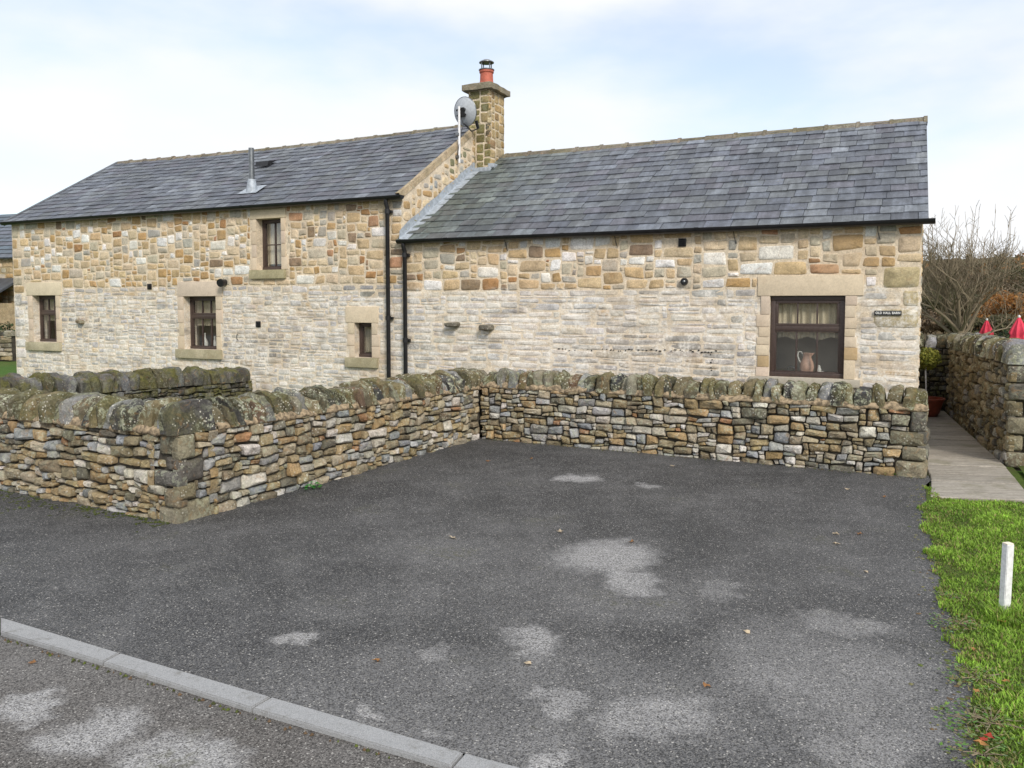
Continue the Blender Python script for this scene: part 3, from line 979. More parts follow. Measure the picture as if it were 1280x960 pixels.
def downpipe(house, x, ztop, zbot, y=-0.075):
    d = MB()
    d.tube([(x, -0.115, ztop-0.05), (x, -0.115, ztop-0.11), (x, y, ztop-0.19), (x, y, zbot)], 0.034, 12)
    o = d.build('downpipe', M['black_plastic'], house, 40)
    for z in (ztop-0.24, (ztop+zbot)/2 - 0.15, zbot+0.35):
        c = MB().tube([(x, y, z-0.035), (x, y, z+0.035)], 0.044, 12)
        c.box(x-0.065, x+0.065, y+0.02, y+0.06, z-0.02, z+0.02)
        c.build('pipe_collar', M['black_plastic'], o, 40)
    return o

# ------------------------------------------------------------------ lower house on the right
rs = random.Random(21)
wR = (-1.735, -0.835, 0.962, 2.004)
house_r, wall_r = house_shell('stone_cottage', 'single storey stone cottage with slate roof and one large brown window', R0, L1, ZE1, ZR1, S1, [wR], 1.0)
LINE = 2.10
holes = [(wR[0]-0.15, wR[1]+0.17, wR[2]-0.001, wR[3]), (-1.90, -0.62, 2.0, 2.262), (-1.98, -0.63, 0.86, 0.963), (-2.93, -2.83, 2.67, 2.78)]
big = tan_size(0.12, 0.46, 0.10, 0.20)
def right_up(x, z, rs_):
    w, h = big(x, z, rs_)
    xx = x - L1
    if xx > -2.3: return min(w*1.25, 0.5), h*1.12
    return w, h
pcs = wall_stones(L1, ZE1, LINE, holes, rs, right_up, low_courses, 0.3)
# big quoin blocks at the right corner
quoins = [(-0.42, -0.004, 2.08, 2.36), (-0.2, -0.004, 1.86, 2.075), (-0.52, -0.004, 1.60, 1.855)]
pcs = [p for p in pcs if not any(q[0]-0.03 < np.mean([v[0] for v in p[0]]) < q[1]+0.03 and q[2]-0.03 < np.mean([v[2] for v in p[0]]) < q[3]+0.03 for q in quoins)]
fnf = frame_fn((0, 0, 0), (1, 0, 0), (0, -1, 0))
for q in quoins: pcs.append(fnf(stone_piece(q, 0.02, 0.012, 0.05, 0.12, rs, pick([((0.46,0.34,0.19),1), ((0.42,0.34,0.20),1)], rs), 0.22)))
# gable stones facing the path
gfn = frame_fn((0, 0, 0), (0, 1, 0), (1, 0, 0))
gab = []
for r_ in rubble(2*S1, ZR1-0.2, tan_size(0.12, 0.5, 0.08, 0.18), rs, 0.08):
    yc, zt = (r_[0]+r_[1])/2, r_[3]
    lim = ZE1 + (ZR1-ZE1) * (1 - abs(yc-S1)/S1) - 0.12
    if zt < lim: gab.append(gfn(stone_piece(r_, 0.024, 0.013, 0.05, 0.45, rs, pick(TAN, rs), 0.42)))
emit(pcs, 'stone', 'small_stones', M['house_stone'], wall_r, 300)
emit(gab, 'stone', 'gable_stones', M['house_stone'], wall_r, 0, force_stuff=True)
dressed(wall_r, 'lintel', -1.89, -0.63, 2.005, 2.26, 0.016, 0.297, rs)
dressed(wall_r, 'sill', -1.97, -0.64, 0.862, 0.961, 0.05, 0.29, rs, 'dressed_stone', (0.40, 0.37, 0.30), 0.01)
zz = wR[2]
jh = [0.12, 0.15, 0.14, 0.10, 0.13, 0.16, 0.24]
for side in (-1, 1):
    zz = wR[2]
    for i, h in enumerate(jh if side < 0 else jh[::-1]):
        h = h * (wR[3]-wR[2]) / sum(jh)
        w = 0.14 * rs.uniform(0.8, 1.2)
        a, b = (wR[0]-w, wR[0]-0.001) if side < 0 else (wR[1]+0.001, wR[1]+w)
        dressed(wall_r, 'jamb_stone', a, b, zz+0.003, zz+h-0.003, 0.013, 0.297, rs, c=(0.60, 0.50, 0.38) if i != 1 else (0.47, 0.35, 0.20))
        zz += h
window(house_r, wR[0]+0.002, wR[1]-0.002, wR[2]+0.002, wR[3]-0.002, 0.05, [3, 3], 0.40, rs, fw=0.06, blind=('ruffle', 1.44))
roof_r, ptR, SLR = slate_roof(house_r, L1, ZE1, ZR1, S1, 0.222, 0.285, rs, 0.0, 0.5)
gutter(house_r, -L1-0.02, 0.13, ZE1-0.005)
downpipe(house_r, -7.27+0.01, ZE1, 0.05)
# lead flashing where the roof meets the taller gable
fl = MB()
vs, fs = [], []
nst = 9
for i in range(nst+1):
    t = -0.05 + (SLR*0.86)*i/nst
    for (dx, dh) in ((0.012, 0.20), (0.014, 0.045), (0.05, 0.036), (0.17, 0.034)):
        p = ptR(-L1+dx, t, 0)
        if dh > 0.1: p = (p[0], p[1], p[2] + 0.17 + (0.03 if i % 2 else 0))
        else: p = ptR(-L1+dx, t, dh)
        vs.append(p)
for i in range(nst):
    for k in range(3): fs.append((i*4+k, i*4+k+1, (i+1)*4+k+1, (i+1)*4+k))
fl.add(vs, fs).build('lead_flashing', M['lead'], roof_r, 30)
# wall fittings
def vent_grille(wall, u, z, w, h, name='vent_grille'):
    v = MB().box(u-w/2, u+w/2, -0.020, 0.02, z-h/2, z+h/2, bev=0.004)
    for k in range(4):
        zz_ = z - h/2 + h*(k+0.6)/4.4
        v.add([(u-w*0.4, -0.034, zz_), (u+w*0.4, -0.034, zz_), (u+w*0.4, -0.019, zz_+h*0.13), (u-w*0.4, -0.019, zz_+h*0.13)], [(0,1,2,3)])
    return v.build(name, M['black_plastic'], wall, 40)
vent_grille(wall_r, -2.886, 2.725, 0.105, 0.11)
for (px_, py_) in ((568, 405), (610, 409)):                 # two through stones sticking out of the wall
    u, z = fac(px_, py_)
    v, f, c = stone_piece((u-0.115, u+0.115, z-0.048, z+0.048), 0.0, 0.02, 0.04, 0.5, rs, (0.16, 0.145, 0.12), 0.6, 14, proud=0.13)
    vv, ff, c = fnf((v, f, c))
    mesh_obj('through_stone', vv, ff, M['dry_stone'], wall_r, np.array(c, np.float32), 40, centre=True)
hole_marks = MB()
for i in range(46):                                          # black bits standing in for dark holes along one bed joint
    px_ = 690 + 205*i/45
    if rs.random() < (0.45 if px_ < 760 else 0.12): continue
    u, z = fac(px_ + rs.uniform(-1.5, 1.5), 436.5 + (px_-690)*0.012 + rs.uniform(-1.3, 1.3))
    w, h = rs.uniform(0.006, 0.022), rs.uniform(0.006, 0.014)
    hole_marks.v, hole_marks.f, hole_marks.c = hole_marks.v, hole_marks.f, hole_marks.c
    v, f, c = fnf(stone_piece((u-w, u+w, z-h, z+h), 0, 0.004, 0.03, 0.6, rs, (0.02, 0.02, 0.025), 0.8, 7, proud=0.012))
    hole_marks.add(v, f, c)
for i in range(9):
    u, z = fac(889.5 + rs.uniform(-1, 1), 440 + i*3.2)
    if i % 3 == 2: continue
    v, f, c = fnf(stone_piece((u-0.012, u+0.012, z-0.012, z+0.012), 0, 0.004, 0.03, 0.6, rs, (0.03, 0.03, 0.035), 0.8, 7, proud=0.012))
    hole_marks.add(v, f, c)
o = hole_marks.build('joint_hole_marks', M['black_plastic'], wall_r); o['kind'] = 'stuff'
for px_ in (633, 770, 918, 1097):                           # short black straps hanging from the gutter
    u, _ = fac(px_, 290)
    MB().tube([(u, -0.06, ZE1-0.06), (u+0.004, -0.03, ZE1-0.13), (u+0.03, -0.022, ZE1-0.22)], 0.005, 6).build('strap', M['black_plastic'], house_r)

# ------------------------------------------------------------------ taller house on the left
rs = random.Random(5)
OL = R0 - DR * L1
def lu(u): return u + L1
wA = (lu(-16.421), lu(-15.694), 1.12, 2.075)
wB = (lu(-12.133), lu(-11.333), 1.07, 2.04)
wC = (lu(-10.353), lu(-9.804), 2.49, 3.37)
wD = (lu(-8.293), lu(-7.952), 1.025, 1.594)
house_l, wall_l = house_shell('stone_barn_house', 'taller stone barn house with chimney, four small windows and slate roof', OL, L2, ZE2, ZR2, S2, [wA, wB, wC, wD], 1.0)
LINE2 = 2.22
def block(o, l, s_): return [(o[0]-0.15, o[1]+0.15, o[2], o[3]), (l[0], l[1], o[3]-0.01, l[2]), (s_[0], s_[1], s_[2], o[2]+0.01)]
lA, sA = (lu(-16.585), lu(-15.50), 2.34), (lu(-16.62), lu(-15.55), 0.945)
lB, sB = (lu(-12.27), lu(-11.17), 2.308), (lu(-12.32), lu(-11.2), 0.905)
lC, sC = (lu(-10.48), lu(-9.69), 3.535), (lu(-10.49), lu(-9.71), 2.335)
lD, sD = (lu(-8.466), lu(-7.82), 1.86), (lu(-8.463), lu(-7.826), 0.865)
holes = block(wA, lA, sA) + block(wB, lB, sB) + block(wC, lC, sC) + block(wD, lD, sD)
holes += [(lu(-13.05), lu(-12.94), 2.17, 2.28), (lu(-10.40), lu(-10.29), 1.49, 1.60)]
tl = tan_size(0.11, 0.42, 0.09, 0.20)
pcs = wall_stones(L2, ZE2, LINE2, holes, rs, tl, low_courses_left, 0.3)
# corner quoins: a stack of squared blocks on the left corner
qz = 0.4
while qz < ZE2 - 0.15:
    h = rs.uniform(0.14, 0.28); w = rs.uniform(0.16, 0.36)
    q = (-L2+0.004, -L2+w, qz, min(qz+h, ZE2-0.03)); qz += h
    pcs = [p for p in pcs if not (np.mean([v[0] for v in p[0]]) < q[1]+0.04 and q[2]-0.02 < np.mean([v[2] for v in p[0]]) < q[3]+0.02)]
    pcs.append(fnf(stone_piece(q, 0.018, 0.010, 0.05, 0.15, rs, pick([((0.46,0.40,0.30),2), ((0.43,0.31,0.17),1)], rs) if qz > 2.2 else pick(WASHED, rs), 0.25)))
# right gable: its stones above the lower roof
gabl = []
for r_ in rubble(2*S2, ZR2-0.1, tan_size(0.12, 0.34, 0.10, 0.22), rs, 0.08):
    yc, zt = (r_[0]+r_[1])/2, r_[3]
    if r_[3] < 2.6: continue
    lims = [ZE2 + (ZR2-ZE2) * (1 - abs(y_-S2)/S2) - 0.05 for y_ in (r_[0], r_[1])]
    r_ = (r_[0], r_[1], r_[2], min(zt, min(lims)))
    if r_[3]-r_[2] > 0.05: gabl.append(gfn(stone_piece(r_, 0.022, 0.012, 0.05, 0.5, rs, pick(TAN + [((0.36,0.37,0.38), 3), ((0.22,0.22,0.13), 3)], rs), 0.5)))
gab_far = []
gfl = frame_fn((-L2, 0, 0), (0, 1, 0), (-1, 0, 0))
for r_ in rubble(2*S2, ZE2-0.1, tan_size(0.15, 0.5, 0.1, 0.24), rs, 0.08):
    gab_far.append(gfl(stone_piece(r_, 0.024, 0.012, 0.05, 0.4, rs, pick(TAN, rs), 0.42, 8)))
emit(pcs + gabl, 'stone', 'small_stones', M['house_stone'], wall_l, 300)
emit(gab_far, 'stone', 'gable_stones', M['house_stone'], wall_l, 0, force_stuff=True)
surround(wall_l, wA, lA, sA, rs); surround(wall_l, wB, lB, sB, rs)
surround(wall_l, wC, lC, sC, rs, 0.11); surround(wall_l, wD, lD, sD, rs, 0.13, 3)
window(house_l, wA[0]+.002, wA[1]-.002, wA[2]+.002, wA[3]-.002, 0.14, [3, 3], 0.38, rs, 0.045, ('plain', 1.55))
window(house_l, wB[0]+.002, wB[1]-.002, wB[2]+.002, wB[3]-.002, 0.14, [3, 3], 0.38, rs, 0.045, ('plain', 1.5))
window(house_l, wC[0]+.002, wC[1]-.002, wC[2]+.002, wC[3]-.002, 0.14, [(2, 2)], None, rs, 0.05, ('plain', 2.6))
window(house_l, wD[0]+.002, wD[1]-.002, wD[2]+.002, wD[3]-.002, 0.12, [1], None, rs, 0.05, ('plain', 1.1))
roof_l, ptL, SLL = slate_roof(house_l, L2, ZE2, ZR2, S2, 0.195, 0.27, rs, 0.06, 0.0, 0.10, -0.05, 0.95)
gutter(house_l, -L2-0.12, 0.07, ZE2-0.005)
downpipe(house_l, lu(-7.585)+0.005, ZE2, 0.05)
vs, fs = [], []
for i in range(15):
    t = -0.06 + (SLL+0.05)*i/14
    for (x, h) in ((-L2-0.118, -0.06), (-L2-0.12, 0.042), (-L2-0.02, 0.044), (-L2-0.018, 0.0)): vs.append(ptL(x, t, h))
for i in range(14):
    for k in range(3): fs.append((i*4+k+1, i*4+k, (i+1)*4+k, (i+1)*4+k+1))
MB().add(vs, fs, (0.11, 0.118, 0.135, 0.5)).build('verge', M['slate'], roof_l, 40)
# mortared verge along the right gable
vs, fs = [], []
for i in range(15):
    t = -0.02 + SLL*0.97*i/14
    for (x, h) in ((-0.075, 0.005), (-0.07, 0.045), (0.005, 0.05), (0.012, -0.05)):
        p = ptL(x, t, h + rs.uniform(-0.006, 0.006)); vs.append(p)
for i in range(14):
    for k in range(3): fs.append((i*4+k, i*4+k+1, (i+1)*4+k+1, (i+1)*4+k))
MB().add(vs, fs, (0.44, 0.35, 0.24, 0.5)).build('verge', M['chimney_stone'], roof_l, 40)
vent_grille(wall_l, lu(-12.996), 2.228, 0.10, 0.105)
vent_grille(wall_l, lu(-10.344), 1.548, 0.10, 0.105)
# black boiler outlet beside the second window
u, z = fac(282, 353); u = lu(u)
MB().tube([(u, 0.05, z), (u, -0.14, z)], 0.06, 14).lathe([(0.05, 0), (0.075, 0.0), (0.075, 0.02), (0.05, 0.02)], 14, (0, 0, 0)).build('tmp', None)
bpy.data.objects.remove(bpy.data.objects['tmp'])
pipe = MB().tube([(u, 0.05, z), (u, -0.05, z), (u+0.02, -0.13, z-0.01)], [0.055, 0.055, 0.06], 14)
pipe.tube([(u+0.02, -0.13, z-0.01), (u+0.025, -0.16, z-0.015)], [0.075, 0.07], 14)
pipe.build('boiler_outlet', M['black_plastic'], wall_l, 40)
# curl of old iron in the wall
u, z = fac(299, 421); u = lu(u)
MB().tube([(u+0.03*math.cos(a), -0.03, z+0.055*math.sin(a)) for a in np.linspace(1.8, 4.6, 8)], 0.006, 6).build('iron_hook', M['black_plastic'], wall_l)
u, z = fac(102, 402); u = lu(u)
vv, ff, c = fnf(stone_piece((u-0.1, u+0.1, z-0.05, z+0.05), 0, 0.02, 0.04, 0.5, rs, (0.22, 0.17, 0.12), 0.6, 12, proud=0.07))
mesh_obj('through_stone', vv, ff, M['dry_stone'], wall_l, np.array(c, np.float32), 40, centre=True)

# chimney stack on the right gable
CX0, CX1, CY0, CY1 = lu(-7.47), lu(-7.02), 2.38, 3.02
CZ0, CZ1 = 4.0, 5.78
stack = MB().box(CX0+0.02, CX1-0.02, CY0+0.02, CY1-0.02, CZ0, CZ1, MORTAR).build('chimney', M['chimney_stone'], house_l)
pcs = []
def stack_size(x, z, r2): return r2.uniform(0.13, 0.30), r2.uniform(0.11, 0.20)
GREENS = [((0.22,0.20,0.09),3), ((0.17,0.15,0.07),2), ((0.30,0.24,0.12),2), ((0.11,0.09,0.06),1)]
WARM = [((0.44,0.33,0.18),3), ((0.40,0.28,0.14),2), ((0.48,0.39,0.26),2), ((0.28,0.19,0.10),1)]
for (o_, ex, en, W, tab) in (((CX0, CY0+0.02, CZ0), (1,0,0), (0,-1,0), CX1-CX0, GREENS), ((CX1-0.02, CY0, CZ0), (0,1,0), (1,0,0), CY1-CY0, WARM),
                             ((CX0+0.02, CY0, CZ0), (0,1,0), (-1,0,0), CY1-CY0, WARM), ((CX0, CY1-0.02, CZ0), (1,0,0), (0,1,0), CX1-CX0, GREENS)):
    fn = frame_fn(o_, ex, en)
    for r_ in rubble(W, CZ1-CZ0, stack_size, rs, 0.1):
        pcs.append(fn(stone_piece(r_, 0.014, 0.012, 0.03, 0.2, rs, pick(tab, rs), 0.24)))
emit(pcs, 'stone', 'small_stones', M['chimney_stone'], stack, 300)
capv = MB()
bm = bmesh.new()
bmesh.ops.create_grid(bm, x_segments=8, y_segments=8, size=0.5)
ex = bmesh.ops.extrude_face_region(bm, geom=bm.faces[:])
for v in [g for g in ex['geom'] if isinstance(g, bmesh.types.BMVert)]: v.co.z += 1
for v in bm.verts:
    x = (CX0+CX1)/2 + v.co.x*(CX1-CX0+0.15); y = (CY0+CY1)/2 + v.co.y*(CY1-CY0+0.15)
    r_ = max(abs(v.co.x), abs(v.co.y))*2
    top = v.co.z > 0.5
    zz = CZ1 + (0.10 + 0.10*(1-r_**1.5) if top else 0.0) + 0.03*mnoise.noise(Vector((x*6, y*6, 2)))
    v.co = (x + 0.02*mnoise.noise(Vector((x*9, y*9, 5))), y + 0.02*mnoise.noise(Vector((x*9, y*9, 8))), zz)
bmesh.ops.recalc_face_normals(bm, faces=bm.faces[:])
capv.bm(bm, (0.24, 0.21, 0.16, 0.3)).build('chimney_cap', M['chimney_stone'], stack, 50)
cc = ((CX0+CX1)/2, (CY0+CY1)/2, CZ1+0.17)
MB().lathe([(0.0, 0.0), (0.135, 0.0), (0.125, 0.06), (0.118, 0.2), (0.122, 0.2), (0.135, 0.215), (0.135, 0.25), (0.12, 0.26), (0.09, 0.26), (0.09, 0.1), (0, 0.1)], 20, cc).build('chimney_pot', M['terracotta'], stack, 40)
cw = MB()
for k in range(4):
    a = R(45 + 90*k + 15)
    cw.box(cc[0]+0.105*math.cos(a)-0.008, cc[0]+0.105*math.cos(a)+0.008, cc[1]+0.105*math.sin(a)-0.008, cc[1]+0.105*math.sin(a)+0.008, cc[2]+0.24, cc[2]+0.40)
cw.lathe([(0.0, 0.46), (0.06, 0.45), (0.135, 0.41), (0.14, 0.395), (0.0, 0.40)], 20, cc)
cw.lathe([(0.122, 0.255), (0.146, 0.258), (0.146, 0.272), (0.122, 0.275)], 20, cc)
cw.build('chimney_cowl', M['steel'], stack, 40)
# lead apron at the foot of the stack
MB().box(CX1-0.01, CX1+0.10, CY0-0.05, CY1-0.2, 4.36, 4.44, bev=0.01).box(CX0+0.12, CX1+0.06, CY0-0.11, CY0-0.002, 4.29, 4.37, bev=0.01).build('lead_apron', M['lead'], stack, 40)

# flue pipe through the left roof
def roof_hit(px, py, origin, ze, zr, s):
    rr = ray(px, py)
    # plane through eaves edge (y=-0.06 local, ze) rising to (s, zr)
    n = Vector((0, -(zr-ze), s+0.06)).normalized()
    nw = DN * n.y + Vector((0, 0, n.z))
    p0 = origin + DN * (-0.06) + Vector((0, 0, ze))
    c0 = Vector((0, 0, CAM_H))
    t = (p0 - c0).dot(nw) / rr.dot(nw)
    q = c0 + rr*t - origin
    return Vector((q.dot(DR), q.dot(DN), q.z))
q = roof_hit(315, 241, OL, ZE2, ZR2, S2)
MB().lathe([(0.05, -0.1), (0.05, 0.72), (0.047, 0.80), (0.0, 0.80)], 18, q).build('flue_pipe', M['steel'], roof_l, 40)
fl = MB().lathe([(0.105, -0.05), (0.10, 0.06), (0.085, 0.14), (0.068, 0.24), (0.063, 0.24)], 18, q)
p_ = []
for (dx, dt) in ((-0.25, -0.14), (0.2, -0.14), (0.2, 0.2), (-0.2, 0.2)):
    p_.append((q.x+dx, q.y+dt*0.85, q.z+dt*0.515+0.05))
fl.add(p_, [(0, 1, 2, 3)])
fl.build('flue_flashing', M['lead'], roof_l, 40)
q = roof_hit(331, 208, OL, ZE2, ZR2, S2)
MB().add([(q.x-0.16, q.y-0.10, q.z-0.01), (q.x+0.16, q.y-0.10, q.z-0.01), (q.x+0.16, q.y-0.07, q.z+0.09), (q.x-0.16, q.y-0.07, q.z+0.09),
          (q.x+0.16, q.y+0.16, q.z+0.13), (q.x-0.16, q.y+0.16, q.z+0.13)], [(0,1,2,3), (3,2,4,5), (1,4,2), (0,3,5)]).build('roof_vent', M['black_plastic'], roof_l)

# ------------------------------------------------------------------ things on the houses
def HW(u, s, z): return R0 + DR*u + DN*s + Vector((0, 0, z))
dish = thing('satellite_dish', 'grey satellite dish on a white pole fixed to the gable by the chimney', 'satellite dish', HW(-7.33, 1.72, 4.42), -TH)
MB().tube([(0.05, 0, -0.05), (0.05, 0, 0.93)], 0.021, 12).build('pole', M['white_paint'], dish, 40)
br = MB()
for z in (0.03, 0.42): br.box(-0.01, 0.06, -0.035, 0.035, z, z+0.05, bev=0.004)
br.build('bracket', M['steel'], dish, 40)
vs, fs = [], []
nr, na = 6, 28
for i in range(nr+1):
    for k in range(na):
        a = 2*math.pi*k/na; rr = 0.235*i/nr
        vs.append((rr*math.cos(a), -0.09*(1-(i/nr)**2), rr*1.06*math.sin(a)))
for i in range(nr):
    for k in range(na): fs.append((i*na+k, i*na+(k+1) % na, (i+1)*na+(k+1) % na, (i+1)*na+k))
dm = MB().add(vs, fs)
dm.add([(x, y+0.006, z) for x, y, z in vs], [tuple(reversed(f)) for f in fs])
mrot = Matrix.Translation((0.10, 0.13, 0.86)) @ Matrix.Rotation(R(-8), 4, 'Z') @ Matrix.Rotation(R(12), 4, 'X')
dm.xf(mrot).build('reflector', M['dish_grey'], dish, 60)
rim = MB().tube([(0.237*math.cos(a), 0.003, 0.251*math.sin(a)) for a in np.linspace(0, 2*math.pi, 33)], 0.007, 6).xf(mrot).build('rim', M['steel'], dish, 60)
ar = MB().box(-0.10, 0.08, -0.13, -0.09, 0.02, 0.05).box(-0.10, 0.08, -0.13, -0.09, -0.07, -0.04).box(-0.03, 0.05, -0.12, -0.04, -0.09, 0.07)
ar.xf(mrot).build('mount', M['black_plastic'], dish)
lnb = MB().tube([(0, -0.08, -0.20), (0, 0.12, -0.34), (0, 0.33, -0.30)], 0.012, 8).tube([(0, 0.33, -0.30), (0, 0.30, -0.16)], 0.03, 10)
lnb.xf(mrot).build('receiver_arm', M['black_plastic'], dish, 40)
MB().tube([(0.05, 0.03, 0.80), (0.10, 0.06, 0.62), (0.07, 0.02, 0.45), (0.05, -0.03, 0.2), (0.0, 0.0, 0.0)], 0.006, 6).build('cable', M['black_plastic'], dish)

u0, z1 = fac(1093, 388.2); u1, z0 = fac(1127, 394.3)
sign = thing('house_sign', 'small black name plaque with white capitals on the corner stone', 'sign', HW((u0+u1)/2, -0.016, (z0+z1)/2), -TH)
hw_, hh_ = (u1-u0)/2, (z1-z0)/2
MB().box(-hw_, hw_, -0.016, 0.0, -hh_, hh_, bev=0.004).build('plaque', M['sign_black'], sign, 40)
fc = bpy.data.curves.new('lettering', 'FONT')
fc.body = 'OLD HALL BARN'
fc.align_x = 'CENTER'; fc.align_y = 'CENTER'; fc.size = 0.039; fc.extrude = 0.001; fc.offset = 0.0011; fc.space_character = 1.12
fo = bpy.data.objects.new('tmp_text', fc); COL.objects.link(fo)
dg = bpy.context.evaluated_depsgraph_get()
tm = bpy.data.meshes.new_from_object(fo.evaluated_get(dg))
bpy.data.objects.remove(fo)
tm.materials.clear(); tm.materials.append(M['lettering'])
xs_ = [v.co.x for v in tm.vertices]; sc_ = (2*hw_*0.90)/(max(xs_)-min(xs_))
tm.transform(Matrix.Scale(min(sc_, 1.15), 4, (1, 0, 0)))
to = bpy.data.objects.new('lettering', tm); COL.objects.link(to)
to.parent = sign; to.location = (0, -0.018, 0); to.rotation_euler = (math.pi/2, 0, 0)

u, z = fac(856, 352)
lamp = thing('security_camera', 'small round black camera fixed on the cottage wall', 'camera', HW(u, -0.012, z), -TH)
MB().lathe([(0.0, 0.0), (0.05, 0.0), (0.05, 0.03), (0.044, 0.05), (0.03, 0.052), (0.028, 0.04), (0, 0.04)], 20).xf(Matrix.Rotation(math.pi/2, 4, 'X')).build('housing', M['black_plastic'], lamp, 40)
MB().lathe([(0.0, 0.052), (0.012, 0.05), (0.022, 0.041)], 16).xf(Matrix.Rotation(math.pi/2, 4, 'X')).build('lens', M['steel'], lamp, 40)

# things on the window ledge
ledge_z = wR[2] + 0.045
MBl = MB().box(wR[0]+0.002, wR[1]-0.002, 0.125, 0.42, ledge_z-0.04, ledge_z, bev=0.004).build('window_ledge', M['white_paint'], house_r, 40)
def win_u(px): return fac(px, 450, 0.2)[0]
jug = thing('ceramic_jug', 'pale pink ceramic jug with a handle standing inside the large window', 'jug', HW(win_u(1008.5), 0.24, ledge_z), -TH)
MB().lathe([(0.0, 0.0), (0.058, 0.0), (0.078, 0.03), (0.088, 0.075), (0.080, 0.13), (0.056, 0.185), (0.046, 0.215), (0.05, 0.245), (0.058, 0.258), (0.052, 0.255), (0.040, 0.215), (0.0, 0.2)], 24).build('body', M['jug_glaze'], jug, 60)
MB().tube([(-0.05, 0, 0.225), (-0.075, 0, 0.275), (-0.11, 0, 0.27), (-0.118, 0, 0.22), (-0.10, 0, 0.16), (-0.075, 0, 0.125)], 0.009, 8).build('handle', M['white_glaze'], jug, 60)
MB().add([(0.03, -0.04, 0.25), (0.03, 0.04, 0.25), (0.098, 0.0, 0.268), (0.035, 0, 0.19)], [(0, 3, 2), (3, 1, 2), (0, 2, 1)]).build('spout', M['jug_glaze'], jug, 60)
tap = thing('silver_ornament', 'small silver looped ornament beside the jug in the window', 'ornament', HW(win_u(990), 0.22, ledge_z), -TH)
MB().tube([(0.045*math.cos(a)-0.01, 0, 0.05+0.03*math.sin(a)) for a in np.linspace(0, 2*math.pi, 15)], 0.006, 6).build('loop', M['steel'], tap, 60)
MB().lathe([(0, 0), (0.03, 0), (0.02, 0.012), (0.01, 0.02), (0.01, 0.05), (0.02, 0.06), (0, 0.07)], 12, (0.05, 0, 0)).build('stem', M['steel'], tap, 60)
fig = thing('white_figurine', 'small white china figurine on the window ledge right of the jug', 'figurine', HW(win_u(1026), 0.22, ledge_z), -TH)
MB().lathe([(0, 0), (0.05, 0), (0.05, 0.02), (0.03, 0.03), (0, 0.032)], 14).build('base', M['white_glaze'], fig, 60)
MB().lathe([(0, 0.03), (0.024, 0.03), (0.03, 0.05), (0.016, 0.08), (0.02, 0.095), (0.0, 0.11)], 12, (-0.02, 0, 0)).build('figure', M['white_glaze'], fig, 60)
for px_, nm, lab in ((256, 'white_vase', 'white bottle vase inside the window beside the boiler outlet'), (268, 'china_bird', 'small white china ornament next to a white vase indoors')):
    uu = fac(px_, 430, 0.32)[0]
    t = thing(nm, lab, 'vase' if 'vase' in nm else 'ornament', HW(uu, 0.33, 1.115), -TH)
    hgt = 0.22 if 'vase' in nm else 0.17
    MB().lathe([(0, 0), (0.05, 0), (0.06, 0.05), (0.04, hgt*0.5), (0.015, hgt*0.7), (0.014, hgt), (0, hgt)], 14).build('body', M['white_glaze'], t, 60)
    MB().lathe([(0.014, hgt), (0.02, hgt+0.012), (0.012, hgt+0.02), (0, hgt+0.02)], 14).build('neck_rim', M['white_glaze'], t, 60)
MB().box(wB[0]+.002, wB[1]-.002, 0.215, 0.45, 1.075, 1.112, bev=0.004).build('window_ledge', M['white_paint'], house_l, 40)
# inside partitions so that the rooms are shallow, as seen through the panes
MB().box(-2.3, -0.3, 0.85, 0.9, 0.1, 2.6).build('room_wall', M['room_wall'], house_r)
for o_ in (wA, wB, wD): MB().box(o_[0]-0.6, o_[1]+0.6, 0.85, 0.9, 0.1, 2.3).build('room_wall', M['room_wall'], house_l)
MB().box(wC[0]-0.6, wC[1]+0.6, 1.2, 1.25, 2.4, 3.6).build('room_wall', M['room_wall'], house_l)

# ================================================================== DRY STONE WALLS
def coping_stone(x0, x1, thick, h, z, rs, lean=0.0, over=0.03):
    """one upright cope: rough half-round slab across the wall; x along the wall, y across (0 = front face, inwards +)"""
    L = x1-x0
    v, f = [], []
    npf = 13
    seed = rs.uniform(0, 99)
    hh = h*rs.uniform(0.80, 1.14)
    e = rs.uniform(0.30, 0.62)
    sh = rs.uniform(0.50, 0.85)
    push = rs.uniform(-0.045, 0.018)
    ya, yb = -over*rs.uniform(-0.6, 1.0) - push, thick + over*rs.uniform(-0.6, 1.0) - push
    skew = rs.uniform(-0.25, 0.25)
    secs = [(0.005, 0.66), (0.10, 0.93), (0.36, 1.0), (0.66, 1.0 + rs.uniform(-0.08, 0.05)), (0.90, 0.93), (0.995, 0.66)]
    for t, endf in secs:
        x = x0 + L*t
        for k in range(npf):
            a = math.pi*(1 - k/(npf-1))
            c, s = math.cos(a), math.sin(a)
            yy = (ya+yb)/2 + (yb-ya)/2*math.copysign(abs(c)**sh, c)*(0.72 + 0.28*endf) + skew*s*0.1
            zz = hh*(abs(s)**e)*(0.35 + 0.65*endf)
            nn = mnoise.noise_vector(Vector((x*9+seed, yy*9, zz*9)))*0.032 + mnoise.noise_vector(Vector((x*24+seed, yy*24, zz*24)))*0.018
            v.append((x + lean*zz + nn.x*0.8, yy + nn.y*1.3, z + zz + (nn.z*1.1 if s > 0.05 else 0)))
        v.append((x, (ya+yb)/2, z - 0.005))
    n = npf+1
    ns = len(secs)-1
    for i in range(ns):
        for k in range(n): f.append((i*n+k, (i+1)*n+k, (i+1)*n+(k+1) % n, i*n+(k+1) % n))
    f.append(tuple(range(n))); f.append(tuple(reversed([ns*n+k for k in range(n)])))
    return v, f

def dry_size(x, z, rs):
    h = rs.choice([0.035, 0.045, 0.055, 0.065, 0.075, 0.085, 0.10, 0.12])
    return h*rs.uniform(1.3, 2.8), h

